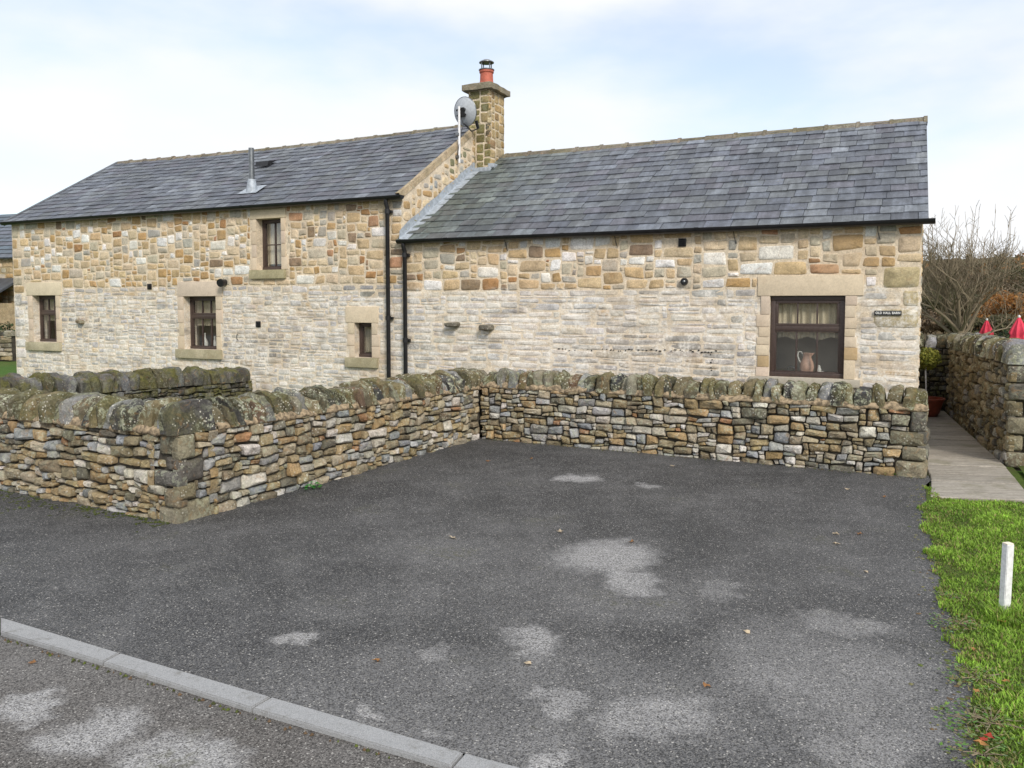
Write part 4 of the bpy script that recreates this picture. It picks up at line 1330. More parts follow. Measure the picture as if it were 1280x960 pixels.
def dry_wall(name, label, A, B, side, H, thick, cope_h, seed, size=dry_size, table=DRY, mat='dry_stone', cmat='coping_stone', ctable=COPE,
             cope_w=(0.09, 0.19), lean=0.0, cope_from=0.0, cope_to=0.0, cap_start=False, cap_end=False, quoin_start=0, quoin_end=0, mortar=True, extend=0.0, sink=0.04, hB=None, cap_table=None):
    """A->B is the foot of the face one sees; side=+1: body lies to the left of A->B"""
    rs = random.Random(seed)
    A, B = Vector((A[0], A[1], 0)), Vector((B[0], B[1], 0))
    d = (B-A); Lw = d.length; d.normalize()
    inn = Vector((-d.y, d.x, 0))*side                        # into the body
    ang = math.atan2(d.y, d.x)
    t = thing(name, label, 'stone wall', A, ang)
    en = Vector((0, -1.0*side, 0)); yi = 1.0*side             # local: x along, outward = en
    hB = H if hB is None else hB
    mb = MB()
    def hz(x): return H + (hB-H)*min(max(x/Lw, 0), 1)
    y0, y1 = sorted((0.06*yi, (thick-0.06)*yi))
    nseg = 10
    for i in range(nseg):
        xa, xb = (Lw+extend)*i/nseg, (Lw+extend)*(i+1)/nseg
        xa_, xb_ = (xa if i else 0.05), (xb if i < nseg-1 else xb-0.05)
        mb.box(xa_, xb_, y0, y1, -0.2, min(hz(xa), hz(xb))-0.01)
    core = mb.build('wall_body', M['wall_core'], t)
    def face(o, ex, en_, W, hfun, qs, qe, tab, sz=size, fine=True):
        fn = frame_fn(o, ex, en_)
        out = []
        Hm = hfun(0); Hx = max(hfun(0), hfun(W))
        rects = rubble(W, Hx+sink, sz, rs, 0.045)
        qr = []
        for flag, xa in ((qs, 0.0), (qe, None)):
            if not flag: continue
            zq = 0.0; k = 0
            while zq < Hx + sink - 0.03:
                h = rs.uniform(0.11, 0.20) if flag == 1 else rs.uniform(0.13, 0.24); w = rs.uniform(0.16, 0.26) if (k % 2) else rs.uniform(0.27, 0.38)
                top = min(zq+h, Hx+sink)
                if Hx+sink-top < 0.06: top = Hx+sink
                qr.append((0.0, w, zq, top) if xa is not None else (W-w, W, zq, top))
                zq = top; k += 1
        if qr:
            rects = cut_rects(rects, qr, 0.03)
        for r_ in rects + qr:
            xm = (r_[0]+r_[1])/2
            lim = hfun(xm)
            r2 = (r_[0], r_[1], r_[2]-sink, min(r_[3]-sink, lim))
            if r2[3]-r2[2] < 0.025: continue
            isq = r_ in qr
            col = pick(tab, rs, 0.2)
            if isq: col = pick([((0.17,0.145,0.10),2), ((0.24,0.21,0.15),2), ((0.13,0.12,0.105),1)], rs)
            mn = min(r2[1]-r2[0], r2[3]-r2[2])
            out.append(fn(stone_piece(r2, 0.003 if not isq else 0.006, min(0.024, mn*0.24), 0.09, 0.34 if not isq else 0.15, rs, col, 0.29 if not isq else 0.24, 14 if fine else 8,
                                      proud=-0.020 + rs.uniform(-0.022, 0.020), tilt=0.22 if not isq else 0.05, warp=0.034 if not isq else 0.006)))
        return out
    front = face((0, 0, 0), (1, 0, 0), en, Lw, hz, quoin_start, quoin_end, table)
    emit(front, 'stone', 'small_stones', M[mat], t, 300)
    coarse = lambda x, z, r2: (r2.uniform(0.12, 0.32), r2.uniform(0.08, 0.16))
    back = face((0, thick*yi, 0), (1, 0, 0), -en, Lw, hz, 0, 0, table, coarse, False)
    if cap_end: 
        ce = face((Lw, 0, 0), (0, yi, 0), (1, 0, 0), thick, lambda x: hB, 2, 2, cap_table or table)
        emit(ce, 'end_stone', 'small_end_stones', M[mat], t, 300)
    if cap_start:
        cs = face((0, 0, 0), (0, yi, 0), (-1, 0, 0), thick, lambda x: H, 2, 2, cap_table or table)
        emit(cs, 'end_stone', 'small_end_stones', M[mat], t, 300)
    emit(back, 'stone', 'back_stones', M[mat], t, 0, force_stuff=True)
    # mortar bed under the copes
    vs, fs = [], []
    if mortar:
        n = int(Lw/0.04)
        for sgn, yb_ in ((1, 0.0), (-1, thick)):
            b0 = len(vs)
            for i in range(n+1):
                x = cope_from + (Lw + extend - cope_from)*i/n
                nz_ = mnoise.noise(Vector((x*5, seed, yb_*3))); nz2 = mnoise.noise(Vector((x*9, seed+3, yb_))) + 0.25*mnoise.noise(Vector((x*31, seed+6, yb_)))
                zb = hz(x) - 0.010 - 0.045*abs(nz_) - 0.03*max(0, nz2)
                zt = hz(x) + 0.050 + 0.022*nz2 + 0.03*nz_
                yo = (yb_ + sgn*(0.024 - 0.03*nz2))*yi
                ym = (yb_ + sgn*(0.004 + 0.018*nz_ + 0.012*nz2))*yi
                vs += [(x, (yb_ + sgn*0.05)*yi, zb), (x, ym, zb+0.006), (x, ym - sgn*0.004*yi, (zb+zt)/2), (x, yo, zt), (x, (yb_ + sgn*0.08)*yi, zt+0.02)]
            for i in range(n):
                for k in range(4):
                    q = (b0+i*5+k, b0+(i+1)*5+k, b0+(i+1)*5+k+1, b0+i*5+k+1)
                    fs.append(q if sgn*yi > 0 else tuple(reversed(q)))
        mesh_obj('mortar_bed', vs, fs, M['lime_mortar'], t, None, 180)
    # copes
    pcs = []
    x = cope_from
    end = Lw + extend - cope_to
    while x < end - 0.04:
        w = rs.uniform(*cope_w)
        if rs.random() < 0.2: w *= 0.65
        if end - (x+w) < 0.07: w = end - x
        v, f = coping_stone(x+0.002, x+w-0.002, thick, cope_h, hz(x)-0.0 + 0.004, rs, lean + rs.uniform(-0.2, 0.2))
        if side < 0:
            v = [(p[0], -p[1], p[2]) for p in v]; f = [tuple(reversed(q)) for q in f]
        pcs.append((v, f, (*pick(ctable, rs, 0.2), rs.random())))
        x += w
    emit(pcs, 'coping_stone', 'further_copes', M[cmat], t, 300, 34)
    return t

PA, PB, PC = (-0.453, 11.44), (4.51, 8.79), (-2.87, 6.95)
dL = Vector((-2.376, 1.308, 0)).normalized()
PE = (PC[0] + dL.x*4.6, PC[1] + dL.y*4.6)
dry_wall('low_stone_wall', 'low dry stone wall running along the front of the cottage window', PA, PB, 1, 0.74, 0.40, 0.225, 11, quoin_end=2, cap_end=True, cope_from=0.0, cope_w=(0.085, 0.17))
dry_wall('low_stone_wall', 'low stone wall joining the garden corner to the wall under the cottage', PC, PA, 1, 0.77, 0.42, 0.25, 12, quoin_start=2, cope_from=0.44, cope_w=(0.08, 0.16), lean=-0.25, extend=0.40, hB=0.71)
dry_wall('low_stone_wall', 'low stone wall with thick rounded copes facing the road', PE, PC, 1, 0.73, 0.42, 0.245, 13, quoin_end=1, cope_w=(0.09, 0.19), hB=0.77)
# mossy wall square to the house
pm_far = Vector((-4.35, 13.65, 0)); pm_near = pm_far - DN*4.55
dry_wall('mossy_garden_wall', 'dark mossy stone wall standing square to the barn house', pm_near, pm_far, 1, 0.74, 0.40, 0.26, 14, table=DARKS, mat='mossy_stone', cmat='mossy_stone', ctable=DARKS, mortar=False, cap_end=True, hB=0.60)
# wall beside the path and the wall closing it
def path_size(x, z, rs):
    h = rs.uniform(0.06, 0.15)
    return h*rs.uniform(1.1, 2.6), h
PATHT = [((0.20,0.16,0.095),4), ((0.15,0.12,0.07),4), ((0.26,0.22,0.15),3), ((0.10,0.09,0.075),2.5), ((0.23,0.22,0.21),2)]
dry_wall('path_wall', 'head high stone wall with slanting copes beside the flagged path', (5.83, 9.55), (7.72, 14.42), -1, 1.19, 0.45, 0.25, 15, size=path_size, table=PATHT, cope_w=(0.10, 0.17), lean=0.35, cap_start=True, mortar=False,
         cap_table=[((0.30,0.22,0.12),3), ((0.27,0.25,0.17),2), ((0.22,0.17,0.10),2)], hB=1.12)
dry_wall('path_end_wall', 'dark stone wall closing the far end of the path', Vector((7.72, 14.42, 0)) - DR*2.2, (8.2, 14.19), 1, 1.12, 0.40, 0.26, 16, size=path_size, table=DARKS, mat='mossy_stone', ctable=DARKS + [((0.27,0.27,0.28),2)], cope_w=(0.12, 0.2), mortar=False)

# ================================================================== PATH
rs = random.Random(33)
path = tag(mesh_obj('path', [(4.08, 7.86, -0.025), (5.15, 7.62, -0.025), (5.9, 9.5, -0.025), (7.76, 14.45, -0.025), (6.6, 14.95, -0.025), (4.9, 9.7, -0.025), (4.55, 8.8, -0.025)], [(0,1,2,3,4,5,6)], M['soil']), kind='structure')
def path_l(t): # left and right edges at a distance t along the path
    if t < 0.14: a = Vector((4.10, 7.90, 0)).lerp(Vector((4.60, 8.86, 0)), t/0.14)
    else: a = Vector((4.60, 8.86, 0)).lerp(Vector((6.80, 14.4, 0)), (t-0.14)/0.86)
    return a
def path_r(t):
    if t < 0.27: return Vector((5.02, 7.74, 0)).lerp(Vector((5.80, 9.50, 0)), t/0.27)
    return Vector((5.80, 9.50, 0)).lerp(Vector((7.66, 14.36, 0)), (t-0.27)/0.73)
t = 0.0
while t < 0.985:
    dt = rs.uniform(0.055, 0.085) if t > 0.03 else 0.11
    t2 = min(t+dt, 1.0)
    a, b, c, d = path_l(t+0.0019), path_r(t+0.0019), path_r(t2-0.0019), path_l(t2-0.0019)
    splits = [0, 1]
    for i in range(len(splits)-1):
        u0, u1 = splits[i], splits[i+1]
        q = [a.lerp(b, u0), a.lerp(b, u1), d.lerp(c, u1), d.lerp(c, u0)]
        cen = sum(q, Vector())/4
        q = [cen + (p-cen)*(1 - 0.006/max((p-cen).length, 0.05)) for p in q]
        zt = 0.012 + rs.uniform(-0.004, 0.004)
        bm = bmesh.new()
        lo = [bm.verts.new((p.x, p.y, -0.05)) for p in q]; hi = [bm.verts.new((p.x, p.y, zt + rs.uniform(-0.003, 0.003))) for p in q]
        bm.faces.new(hi); bm.faces.new(lo[::-1])
        for k in range(4): bm.faces.new((lo[k], lo[(k+1) % 4], hi[(k+1) % 4], hi[k]))
        bmesh.ops.bevel(bm, geom=[e for e in bm.edges if all(v in hi for v in e.verts)], offset=0.008, segments=1, affect='EDGES')
        g = rs.uniform(0.82, 1.15)
        MB().bm(bm, (0.27*g, 0.245*g, 0.21*g, rs.random())).build('flagstone', M['flagstone'], path, 40, centre=True)
    t = t2

# ================================================================== LAWN
le = [Vector((p.x, p.y, 0)) for p in lawn_edge]
lawn_poly = [(p.x, p.y) for p in le] + [(9, -2.6), (9, 6.0), (6.6, 8.5), (5.95, 9.5), (5.07, 7.64), (4.12, 7.83)]
lawn = poly_sheet('lawn', lawn_poly, 0.006, M['soil'])
def inside(x, y, poly):
    r_ = False; j = len(poly)-1
    for i in range(len(poly)):
        xi, yi = poly[i]; xj, yj = poly[j]
        if (yi > y) != (yj > y) and x < (xj-xi)*(y-yi)/(yj-yi) + xi: r_ = not r_
        j = i
    return r_
rs = random.Random(77)
gv, gf, gc = [], [], []
cnt = 0
for _ in range(520000):
    y = 2.6 + (8.7-2.6) * rs.random()**1.25
    x = rs.uniform(1.5, 8.0)
    if x/y > 0.72 and rs.random() > 0.45: continue
    ed = mnoise.noise(Vector((x*3, y*3, 0)))*0.10 + mnoise.noise(Vector((x*11, y*11, 4)))*0.06
    if not inside(x + ed + (0.035 if y < 7.6 else 0.0), y, lawn_poly): continue
    cl = mnoise.noise(Vector((x*4.0, y*4.0, 2.0))); cl2 = mnoise.noise(Vector((x*1.3, y*1.3, 7.0)))
    # distance to the tarmac edge, roughly
    exx = min(math.hypot(x-p.x, y-p.y) for p in le[:13])
    tuft = math.hypot(x-3.05, (y-4.80)) < 0.2 + 0.1*cl
    if rs.random() > 0.74 + 0.45*cl and not tuft: continue
    h = rs.uniform(0.016, 0.034)*(1+0.5*cl)
    if tuft: h *= 2.3
    if exx < 0.12: h *= 0.75
    a = rs.uniform(0, 6.283); le_ = rs.uniform(0.2, 1.1)*h
    w = rs.uniform(0.0018, 0.0034)*(1.0 + y*0.10)
    ca_, sa_ = math.cos(a), math.sin(a)
    b = len(gv)
    ox, oy = -sa_*w, ca_*w
    gv += [(x-ox, y-oy, 0.004), (x+ox, y+oy, 0.004), (x+ox*.8+ca_*le_*.35, y+oy*.8+sa_*le_*.35, h*.65), (x-ox*.8+ca_*le_*.35, y-oy*.8+sa_*le_*.35, h*.65), (x+ca_*le_, y+sa_*le_, h)]
    gf += [(b, b+1, b+2, b+3), (b+3, b+2, b+4)]
    base = (0.235, 0.385, 0.05) if cl2 > -0.1 else (0.18, 0.32, 0.04)
    dry = rs.random() < (0.12 + (0.3 if exx < 0.15 else 0) + max(0, -cl2)*0.25)
    if dry: base = (0.28, 0.25, 0.10)
    g = rs.uniform(0.55, 1.35)*(1+0.5*cl)
    gc += [(base[0]*g, base[1]*g, base[2]*g, 1)]*5
    cnt += 1
    if cnt > 230000: break
o = mesh_obj('grass', gv, gf, M['grass'], None, np.array(gc, np.float32))
tag(o, 'short bright green grass of the lawn beside the parking bay', 'grass', kind='stuff')

# broad-leaved weeds creeping over the edge
def leaf_patch(name, label, cat, loc, n, spread, size, cols, hgt, seed, group=None):
    r2 = random.Random(seed)
    t = thing(name, label, cat, loc, 0, group)
    mb = MB()
    for i in range(n):
        a = r2.uniform(0, 6.283); d = spread*math.sqrt(r2.random())
        x, y = d*math.cos(a), d*math.sin(a); z = r2.uniform(0.25, 1)*hgt*(1-d/spread*0.6)
        s = size*r2.uniform(0.6, 1.3); b = r2.uniform(0, 6.283); up = r2.uniform(-0.2, 0.7)
        c, s_ = math.cos(b), math.sin(b)
        pts = [(0, 0, 0), (0.45, 0.33, 0.05), (1, 0, up*0.4), (0.45, -0.33, 0.05)]
        mb.add([(x + s*(p[0]*c - p[1]*s_), y + s*(p[0]*s_ + p[1]*c), z + s*p[2]) for p in pts], [(0, 1, 2), (0, 2, 3)], (*[q*r2.uniform(0.7, 1.3) for q in r2.choice(cols)], 1))
    mb.build('leaves', M['leaf'], t)
    st = MB()
    for i in range(max(4, n//8)):
        a = r2.uniform(0, 6.283); d = spread*0.7*math.sqrt(r2.random())
        st.tube([(0, 0, 0), (d*0.5*math.cos(a), d*0.5*math.sin(a), hgt*0.5), (d*math.cos(a), d*math.sin(a), hgt*0.6)], 0.002, 4)
    st.build('stems', M['bark'], t)
    return t
GREEN = [(0.08, 0.22, 0.03), (0.12, 0.28, 0.04), (0.06, 0.16, 0.025)]
CLOV = [(0.10, 0.20, 0.04), (0.16, 0.24, 0.07), (0.22, 0.24, 0.10)]
p = gnd(389, 610); leaf_patch('weed', 'small green weed growing at the foot of the joining wall', 'weed', (p.x+0.03, p.y-0.03, 0), 46, 0.10, 0.045, [(0.07,0.34,0.06), (0.05,0.24,0.04)], 0.09, 1)
p = gnd(1108, 592); leaf_patch('weed', 'green weed by the end block of the cottage front wall', 'weed', (p.x, p.y-0.02, 0), 40, 0.11, 0.04, GREEN, 0.08, 2)
for i, (px_, py_, n, sp) in enumerate(((1197, 782, 130, 0.17), (1225, 850, 160, 0.2), (1215, 905, 150, 0.17), (1228, 945, 130, 0.16), (1240, 905, 150, 0.22), (1188, 748, 60, 0.1))):
    p = gnd(px_, py_)
    leaf_patch('creeping_weed', 'low creeping clover spreading over the edge of the tarmac', 'weed', (p.x, p.y, 0.004), n, sp, 0.022, CLOV, 0.035, 10+i, 'creeping weeds along the lawn edge')
# moss cushions and litter line along the lawn edge and wall foot
r2 = random.Random(3)
mv = MB()
def moss_at(x, y, r_, h, col):
    vs = [(x, y, h)]
    n = 7
    for k in range(n):
        a = 2*math.pi*k/n; rr = r_*r2.uniform(0.6, 1.2)
        vs.append((x+rr*math.cos(a), y+rr*math.sin(a), 0.001))
    mv.add(vs, [(0, 1+k, 1+(k+1) % n) for k in range(n)], (*col, 1))
for i in range(260):
    k = r2.randrange(11); q = le[k].lerp(le[k+1], r2.random())
    moss_at(q.x - abs(r2.gauss(0, 0.10)) + 0.03, q.y, r2.uniform(0.005, 0.018), r2.uniform(0.003, 0.008), r2.choice([(0.20,0.19,0.09), (0.13,0.15,0.05), (0.16,0.11,0.06), (0.10,0.13,0.03)]))
for i in range(320):
    t_ = r2.random()**1.3; q = Vector((PC[0], PC[1], 0)) + dL*(0.1 + 2.6*t_)
    out = abs(r2.gauss(0, 0.22))*max(0.06, 0.4+1.3*mnoise.noise(Vector((q.x*3, q.y*3, 0)))) + 0.005
    moss_at(q.x - 0.48*out, q.y - 0.87*out, r2.uniform(0.006, 0.022), r2.uniform(0.003, 0.010), r2.choice([(0.06,0.08,0.012), (0.09,0.11,0.02), (0.04,0.05,0.012)]))
for i in range(220):
    q = Vector((PA[0], PA[1], 0)).lerp(Vector((PB[0], PB[1], 0)), r2.random()); out = abs(r2.gauss(0, 0.04)) + 0.005
    moss_at(q.x - 0.47*out, q.y - 0.88*out, r2.uniform(0.005, 0.016), r2.uniform(0.003, 0.008), r2.choice([(0.07,0.085,0.02), (0.12,0.09,0.05)]))
for i in range(110):
    k = 3 + r2.randrange(5); q = k_near[k].lerp(k_near[k+1], r2.random())
    mvz = len(mv.v)
    moss_at(q.x - 0.01 - abs(r2.gauss(0, 0.012)), q.y - 0.015 - abs(r2.gauss(0, 0.012)), r2.uniform(0.004, 0.012), 0.012, r2.choice([(0.10,0.13,0.02), (0.06,0.07,0.02), (0.14,0.09,0.05)]))
    for j in range(mvz, len(mv.v)): mv.v[j] = (mv.v[j][0], mv.v[j][1], mv.v[j][2]-0.019)
tag(mv.build('moss', M['leaf']), 'cushions of moss and litter along the wall foot, kerb and lawn edge', 'moss', kind='stuff')

# fallen leaves
def leaf_mesh(seed):
    r2 = random.Random(seed); n = 9
    vs = [(0, 0, 0.006)]
    for k in range(n):
        a = 2*math.pi*k/n; rr = (0.024 if k % 2 else 0.014)*r2.uniform(0.7, 1.3)
        vs.append((rr*math.cos(a)*1.3, rr*math.sin(a), 0.002 + r2.uniform(0, 0.016)))
    return vs, [(0, 1+k, 1+(k+1) % n) for k in range(n)]
leaves = [(472, 826, 0), (934, 791, 1), (883, 858, 2), (1075, 668, 2), (1060, 612, 1), (566, 673, 1), (1105, 622, 2), (1045, 680, 1), (790, 678, 2), (1082, 715, 1), (700, 665, 1), (610, 577, 2), (664, 574, 0), (840, 583, 1),
          (1222, 866, 0), (1229, 925, 3), (1236, 922, 3), (1216, 812, 0), (1175, 690, 2), (1168, 715, 2), (1252, 778, 0), (1258, 852, 0), (1200, 770, 2), (40, 829, 2), (272, 852, 0), (1044, 668, 1), (660, 830, 1), (1226, 930, 0)]
LC = [(0.40, 0.20, 0.07), (0.55, 0.45, 0.32), (0.30, 0.15, 0.06), (0.38, 0.05, 0.03)]
LN = ['tan', 'pale', 'brown', 'red']
for i, (px_, py_, c) in enumerate(leaves):
    on_grass = px_ > 1205
    q = gnd(px_, py_, 0.03 if on_grass else (-0.018 if px_ < 300 else 0.002))
    vs, fs = leaf_mesh(i)
    o = mesh_obj('fallen_leaf', vs, fs, M['leaf'], None, np.array((*LC[c], 1), np.float32))
    o.location = q; o.rotation_euler = (0, 0, i*1.7); sc = 0.85 if q.y < 6 else 1.15; o.scale = (sc, sc, sc)
    where = 'lawn edge' if on_grass else 'tarmac'
    tag(o, f'small {LN[c]} fallen leaf lying on the {where}', 'leaf', f'{LN[c]} fallen leaves on the {where}')

# white marker post
pp = gnd(1255, 768)
post = thing('marker_post', 'short weathered white wooden post standing in the lawn', 'post', (pp.x, pp.y, 0), 0.25)
bm = bmesh.new(); bmesh.ops.create_cube(bm, size=1)
for v in bm.verts: v.co = Vector((v.co.x*0.052 + (v.co.z+0.5)*0.012, v.co.y*0.045, (v.co.z+0.5)*0.50 - 0.06))
bmesh.ops.bevel(bm, geom=bm.edges[:], offset=0.004, segments=2, affect='EDGES')
MB().bm(bm).build('stake', M['white_paint'], post, 40)
MB().box(-0.014, 0.034, -0.020, 0.020, 0.438, 0.446, bev=0.003).build('end_grain', M['room_wall'], post, 40)

# ================================================================== POT, TREE, PARASOLS
rs = random.Random(44)
pot = thing('potted_topiary', 'clipped yellow green topiary ball on a bare stem in a red bowl', 'potted plant', (6.98, 13.70, 0.012), 0)
MB().lathe([(0, 0), (0.17, 0), (0.22, 0.06), (0.265, 0.22), (0.285, 0.28), (0.30, 0.285), (0.30, 0.31), (0.27, 0.31), (0.26, 0.26), (0, 0.25)], 28).build('bowl', M['clay_bowl'], pot, 40)
MB().tube([(0, 0, 0.2), (0.01, 0.01, 0.5), (-0.01, 0, 0.75), (0, 0, 0.9)], [0.016, 0.013, 0.012, 0.01], 8).build('stem', M['white_paint'], pot, 40)
def leaf_ball(mb, cx, cy, cz, rx, ry, rz, n, size, cols, r2, shell=0.55):
    for i in range(n):
        while True:
            x, y, z = (r2.uniform(-1, 1) for _ in range(3))
            d = math.sqrt(x*x+y*y+z*z)
            if shell*r2.random() < d <= 1: break
        wob = 1 + 0.16*mnoise.noise(Vector((x*2.3, y*2.3, z*2.3+cx)))
        p = Vector((cx+x*rx*wob, cy+y*ry*wob, cz+z*rz*wob))
        nrm = (Vector((x, y, z+0.2)) + Vector((r2.uniform(-1, 1), r2.uniform(-1, 1), r2.uniform(-1, 1)))*0.9).normalized()
        u_ = nrm.orthogonal().normalized(); u_.rotate(Matrix.Rotation(r2.uniform(0, 6.28), 3, nrm))
        v_ = nrm.cross(u_)
        s = size*r2.uniform(0.6, 1.4); tw = r2.uniform(-0.6, 0.6)
        c = r2.choice(cols); g = r2.uniform(0.7, 1.3)
        mb.add([p-u_*s, p+v_*s*0.4+nrm*s*tw*0.3, p+u_*s+nrm*s*tw, p-v_*s*0.4], [(0, 1, 2, 3)], (c[0]*g, c[1]*g, c[2]*g, 1))
cr = MB()
leaf_ball(cr, 0, 0, 0.97, 0.22, 0.22, 0.19, 2600, 0.022, [(0.15,0.17,0.02), (0.22,0.22,0.03), (0.10,0.12,0.015), (0.28,0.27,0.05)], rs)
cr.build('crown', M['leaf'], pot)

def bare_tree(name, label, loc, height, spread, seed, trunks=5, depth=5):
    r2 = random.Random(seed)
    t = thing(name, label, 'tree', loc, 0)
    tr, tw = MB(), MB()
    def grow(p, d, L, rad, lvl):
        n = 3
        pts = [p]; rr = [rad]
        for i in range(n):
            d = (d + Vector((r2.uniform(-1, 1), r2.uniform(-1, 1), r2.uniform(-0.3, 0.9)))*0.17).normalized()
            p = p + d*(L/n); pts.append(p); rr.append(rad*(1 - 0.35*(i+1)/n))
        (tr if lvl < 2 else tw).tube(pts, rr, 6 if lvl < 2 else 3, cap=False)
        if lvl >= depth: return
        kids = 3 if lvl < 2 else r2.choice([2, 3, 3])
        for k in range(kids):
            q = pts[-1] if k == 0 else pts[r2.choice([1, 2, 3])]
            s = Vector((r2.uniform(-1, 1), r2.uniform(-1, 1), r2.uniform(-0.15, 0.8))).normalized()
            grow(q, (d*0.75 + s*0.75).normalized(), L*r2.uniform(0.6, 0.85), max(rad*r2.uniform(0.45, 0.62), 0.0065), lvl+1)
    fork = height*0.38
    tr.tube([(0, 0, -0.2), (0.03, 0.02, fork*0.5), (0.0, 0.0, fork)], [0.15, 0.12, 0.11], 8)
    for k in range(trunks):
        a = 2*math.pi*k/trunks*2.4 + r2.uniform(-0.4, 0.4)
        el = R(12 + 76*((k+0.5)/trunks)**0.8)
        d = Vector((math.cos(a)*math.cos(el), math.sin(a)*math.cos(el), math.sin(el)))
        reach = spread*math.cos(el) + (height-fork)*0.62*math.sin(el)
        grow(Vector((0, 0, fork - r2.uniform(0, 0.4))), d, reach*0.44, 0.055, 0)
    for k in range(26):                                   # long upright shoots above the crown
        a = r2.uniform(0, 6.28); rr = spread*0.8*math.sqrt(r2.random())
        p0 = Vector((rr*math.cos(a), rr*math.sin(a), fork + (height-fork)*0.45))
        p1 = p0 + Vector((math.cos(a)*0.3*r2.random(), math.sin(a)*0.3*r2.random(), (height-fork)*r2.uniform(0.25, 0.55)))
        tw.tube([p0, p0.lerp(p1, 0.5) + Vector((r2.uniform(-.06, .06), r2.uniform(-.06, .06), 0)), p1], [0.012, 0.009, 0.005], 3, cap=False)
        for j in range(5):
            q0 = p0.lerp(p1, r2.uniform(0.2, 1)); tw.tube([q0, q0 + Vector((r2.uniform(-.2, .2), r2.uniform(-.2, .2), r2.uniform(0.05, 0.3)))], [0.007, 0.004], 3, cap=False)
    tr.build('trunk', M['bark'], t, 60)
    tw.build('crown', M['bark'], t, 60)
    return t, tw
tp = at_depth(1200, 418, 24); tree_base = -1.0
bare_tree('bare_tree', 'bare bushy many stemmed tree growing behind the path end wall', (tp.x, tp.y, terrain_z(tp.x, tp.y)), 5.75, 1.5, 8, 13, 5)

def parasol(label, px, py_top, depth, dia):
    top = at_depth(px, py_top, depth)
    base = terrain_z(top.x, top.y)
    t = thing('closed_parasol', label, 'parasol', (top.x, top.y, base), 0, 'closed red parasols behind the path wall')
    Ht = top.z - base
    MB().tube([(0, 0, 0), (0, 0, Ht)], 0.022, 8).build('pole', M['white_paint'], t, 40)
    vs, fs = [], []; n = 24
    prof = [(0.015, Ht), (0.05, Ht-0.10), (0.11, Ht-0.28), (0.145, Ht-0.42), (0.12, Ht-0.5), (0.21, Ht-0.8), (0.25, Ht-1.25), (0.22, Ht-1.3)]
    for r_, z in prof:
        for k in range(n):
            a = 2*math.pi*k/n
            rr = r_*dia*(1 + 0.26*math.cos(8*a) + 0.05*math.sin(3*a+z*4))
            vs.append((rr*math.cos(a), rr*math.sin(a), z))
    for i in range(len(prof)-1):
        for k in range(n): fs.append((i*n+k, i*n+(k+1) % n, (i+1)*n+(k+1) % n, (i+1)*n+k))
    fs = [tuple(reversed(f)) for f in fs]
    MB().add(vs, fs).build('folded_canopy', M['red_fabric'], t, 50)
    MB().lathe([(0, 0.06), (0.03, 0.04), (0.035, 0.0), (0.02, -0.02)], 10, (0, 0, Ht)).build('finial', M['white_paint'], t, 60)
    MB().lathe([(0, 0.0), (0.3, 0.0), (0.3, 0.06), (0.05, 0.1), (0, 0.1)], 16).build('base', M['steel'], t, 40)
parasol('closed red parasol with its canopy tied, nearer the bare tree', 1233.5, 400, 24.5, 1.15)
parasol('closed red parasol on the far side of the dark clipped bush', 1274, 396.5, 22.0, 1.25)
bp = at_depth(1258, 410, 24.5); bz = terrain_z(bp.x, bp.y)
bush = thing('clipped_bush', 'dark green clipped bush between two closed red parasols', 'bush', (bp.x, bp.y, bz), 0)
mb = MB(); leaf_ball(mb, 0, 0, 1.05, 0.42, 0.42, 1.05, 2600, 0.055, [(0.018,0.05,0.018), (0.03,0.075,0.025), (0.012,0.035,0.012)], rs)
mb.build('foliage', M['leaf'], bush)
MB().tube([(0, 0, 0), (0, 0, 0.8)], 0.04, 6).build('stem', M['bark'], bush)

# ------------------------------------------------------------------ wooded slope beyond
def leafy_tree(name, label, x, y, h, w, cols, seed, n=900, size=0.22, group=None):
    r2 = random.Random(seed)
    z = terrain_z(x, y)
    t = thing(name, label, 'tree', (x, y, z), 0, group)
    tb = MB().tube([(0, 0, -0.3), (0.1, 0, h*0.3), (0, 0.1, h*0.7)], [0.05*h*0.6, 0.035*h*0.6, 0.01*h], 7)
    for k in range(6):
        a = r2.uniform(0, 6.28); zz_ = h*r2.uniform(0.25, 0.55)
        tb.tube([(0, 0, zz_), (w*0.25*math.cos(a), w*0.25*math.sin(a), zz_+h*0.15), (w*0.42*math.cos(a), w*0.42*math.sin(a), zz_+h*0.28)], [0.015*h, 0.01*h, 0.004*h], 5)
    tb.build('trunk', M['bark'], t, 60)
    c = MB()
    for k in range(9):
        a = r2.uniform(0, 6.28); d = r2.uniform(0.1, 0.36)*w
        leaf_ball(c, d*math.cos(a), d*math.sin(a), h*r2.uniform(0.4, 0.82), w*r2.uniform(0.16, 0.28), w*r2.uniform(0.16, 0.28), h*r2.uniform(0.10, 0.2), n//9, size, cols, r2, 0.3)
    c.build('crown', M['leaf'], t)
OLIVE = [(0.085,0.085,0.04), (0.11,0.10,0.05), (0.07,0.065,0.035)]
RUST = [(0.30,0.13,0.035), (0.36,0.18,0.05), (0.22,0.10,0.03)]
BROWN = [(0.14,0.10,0.06), (0.11,0.085,0.055), (0.17,0.12,0.07)]
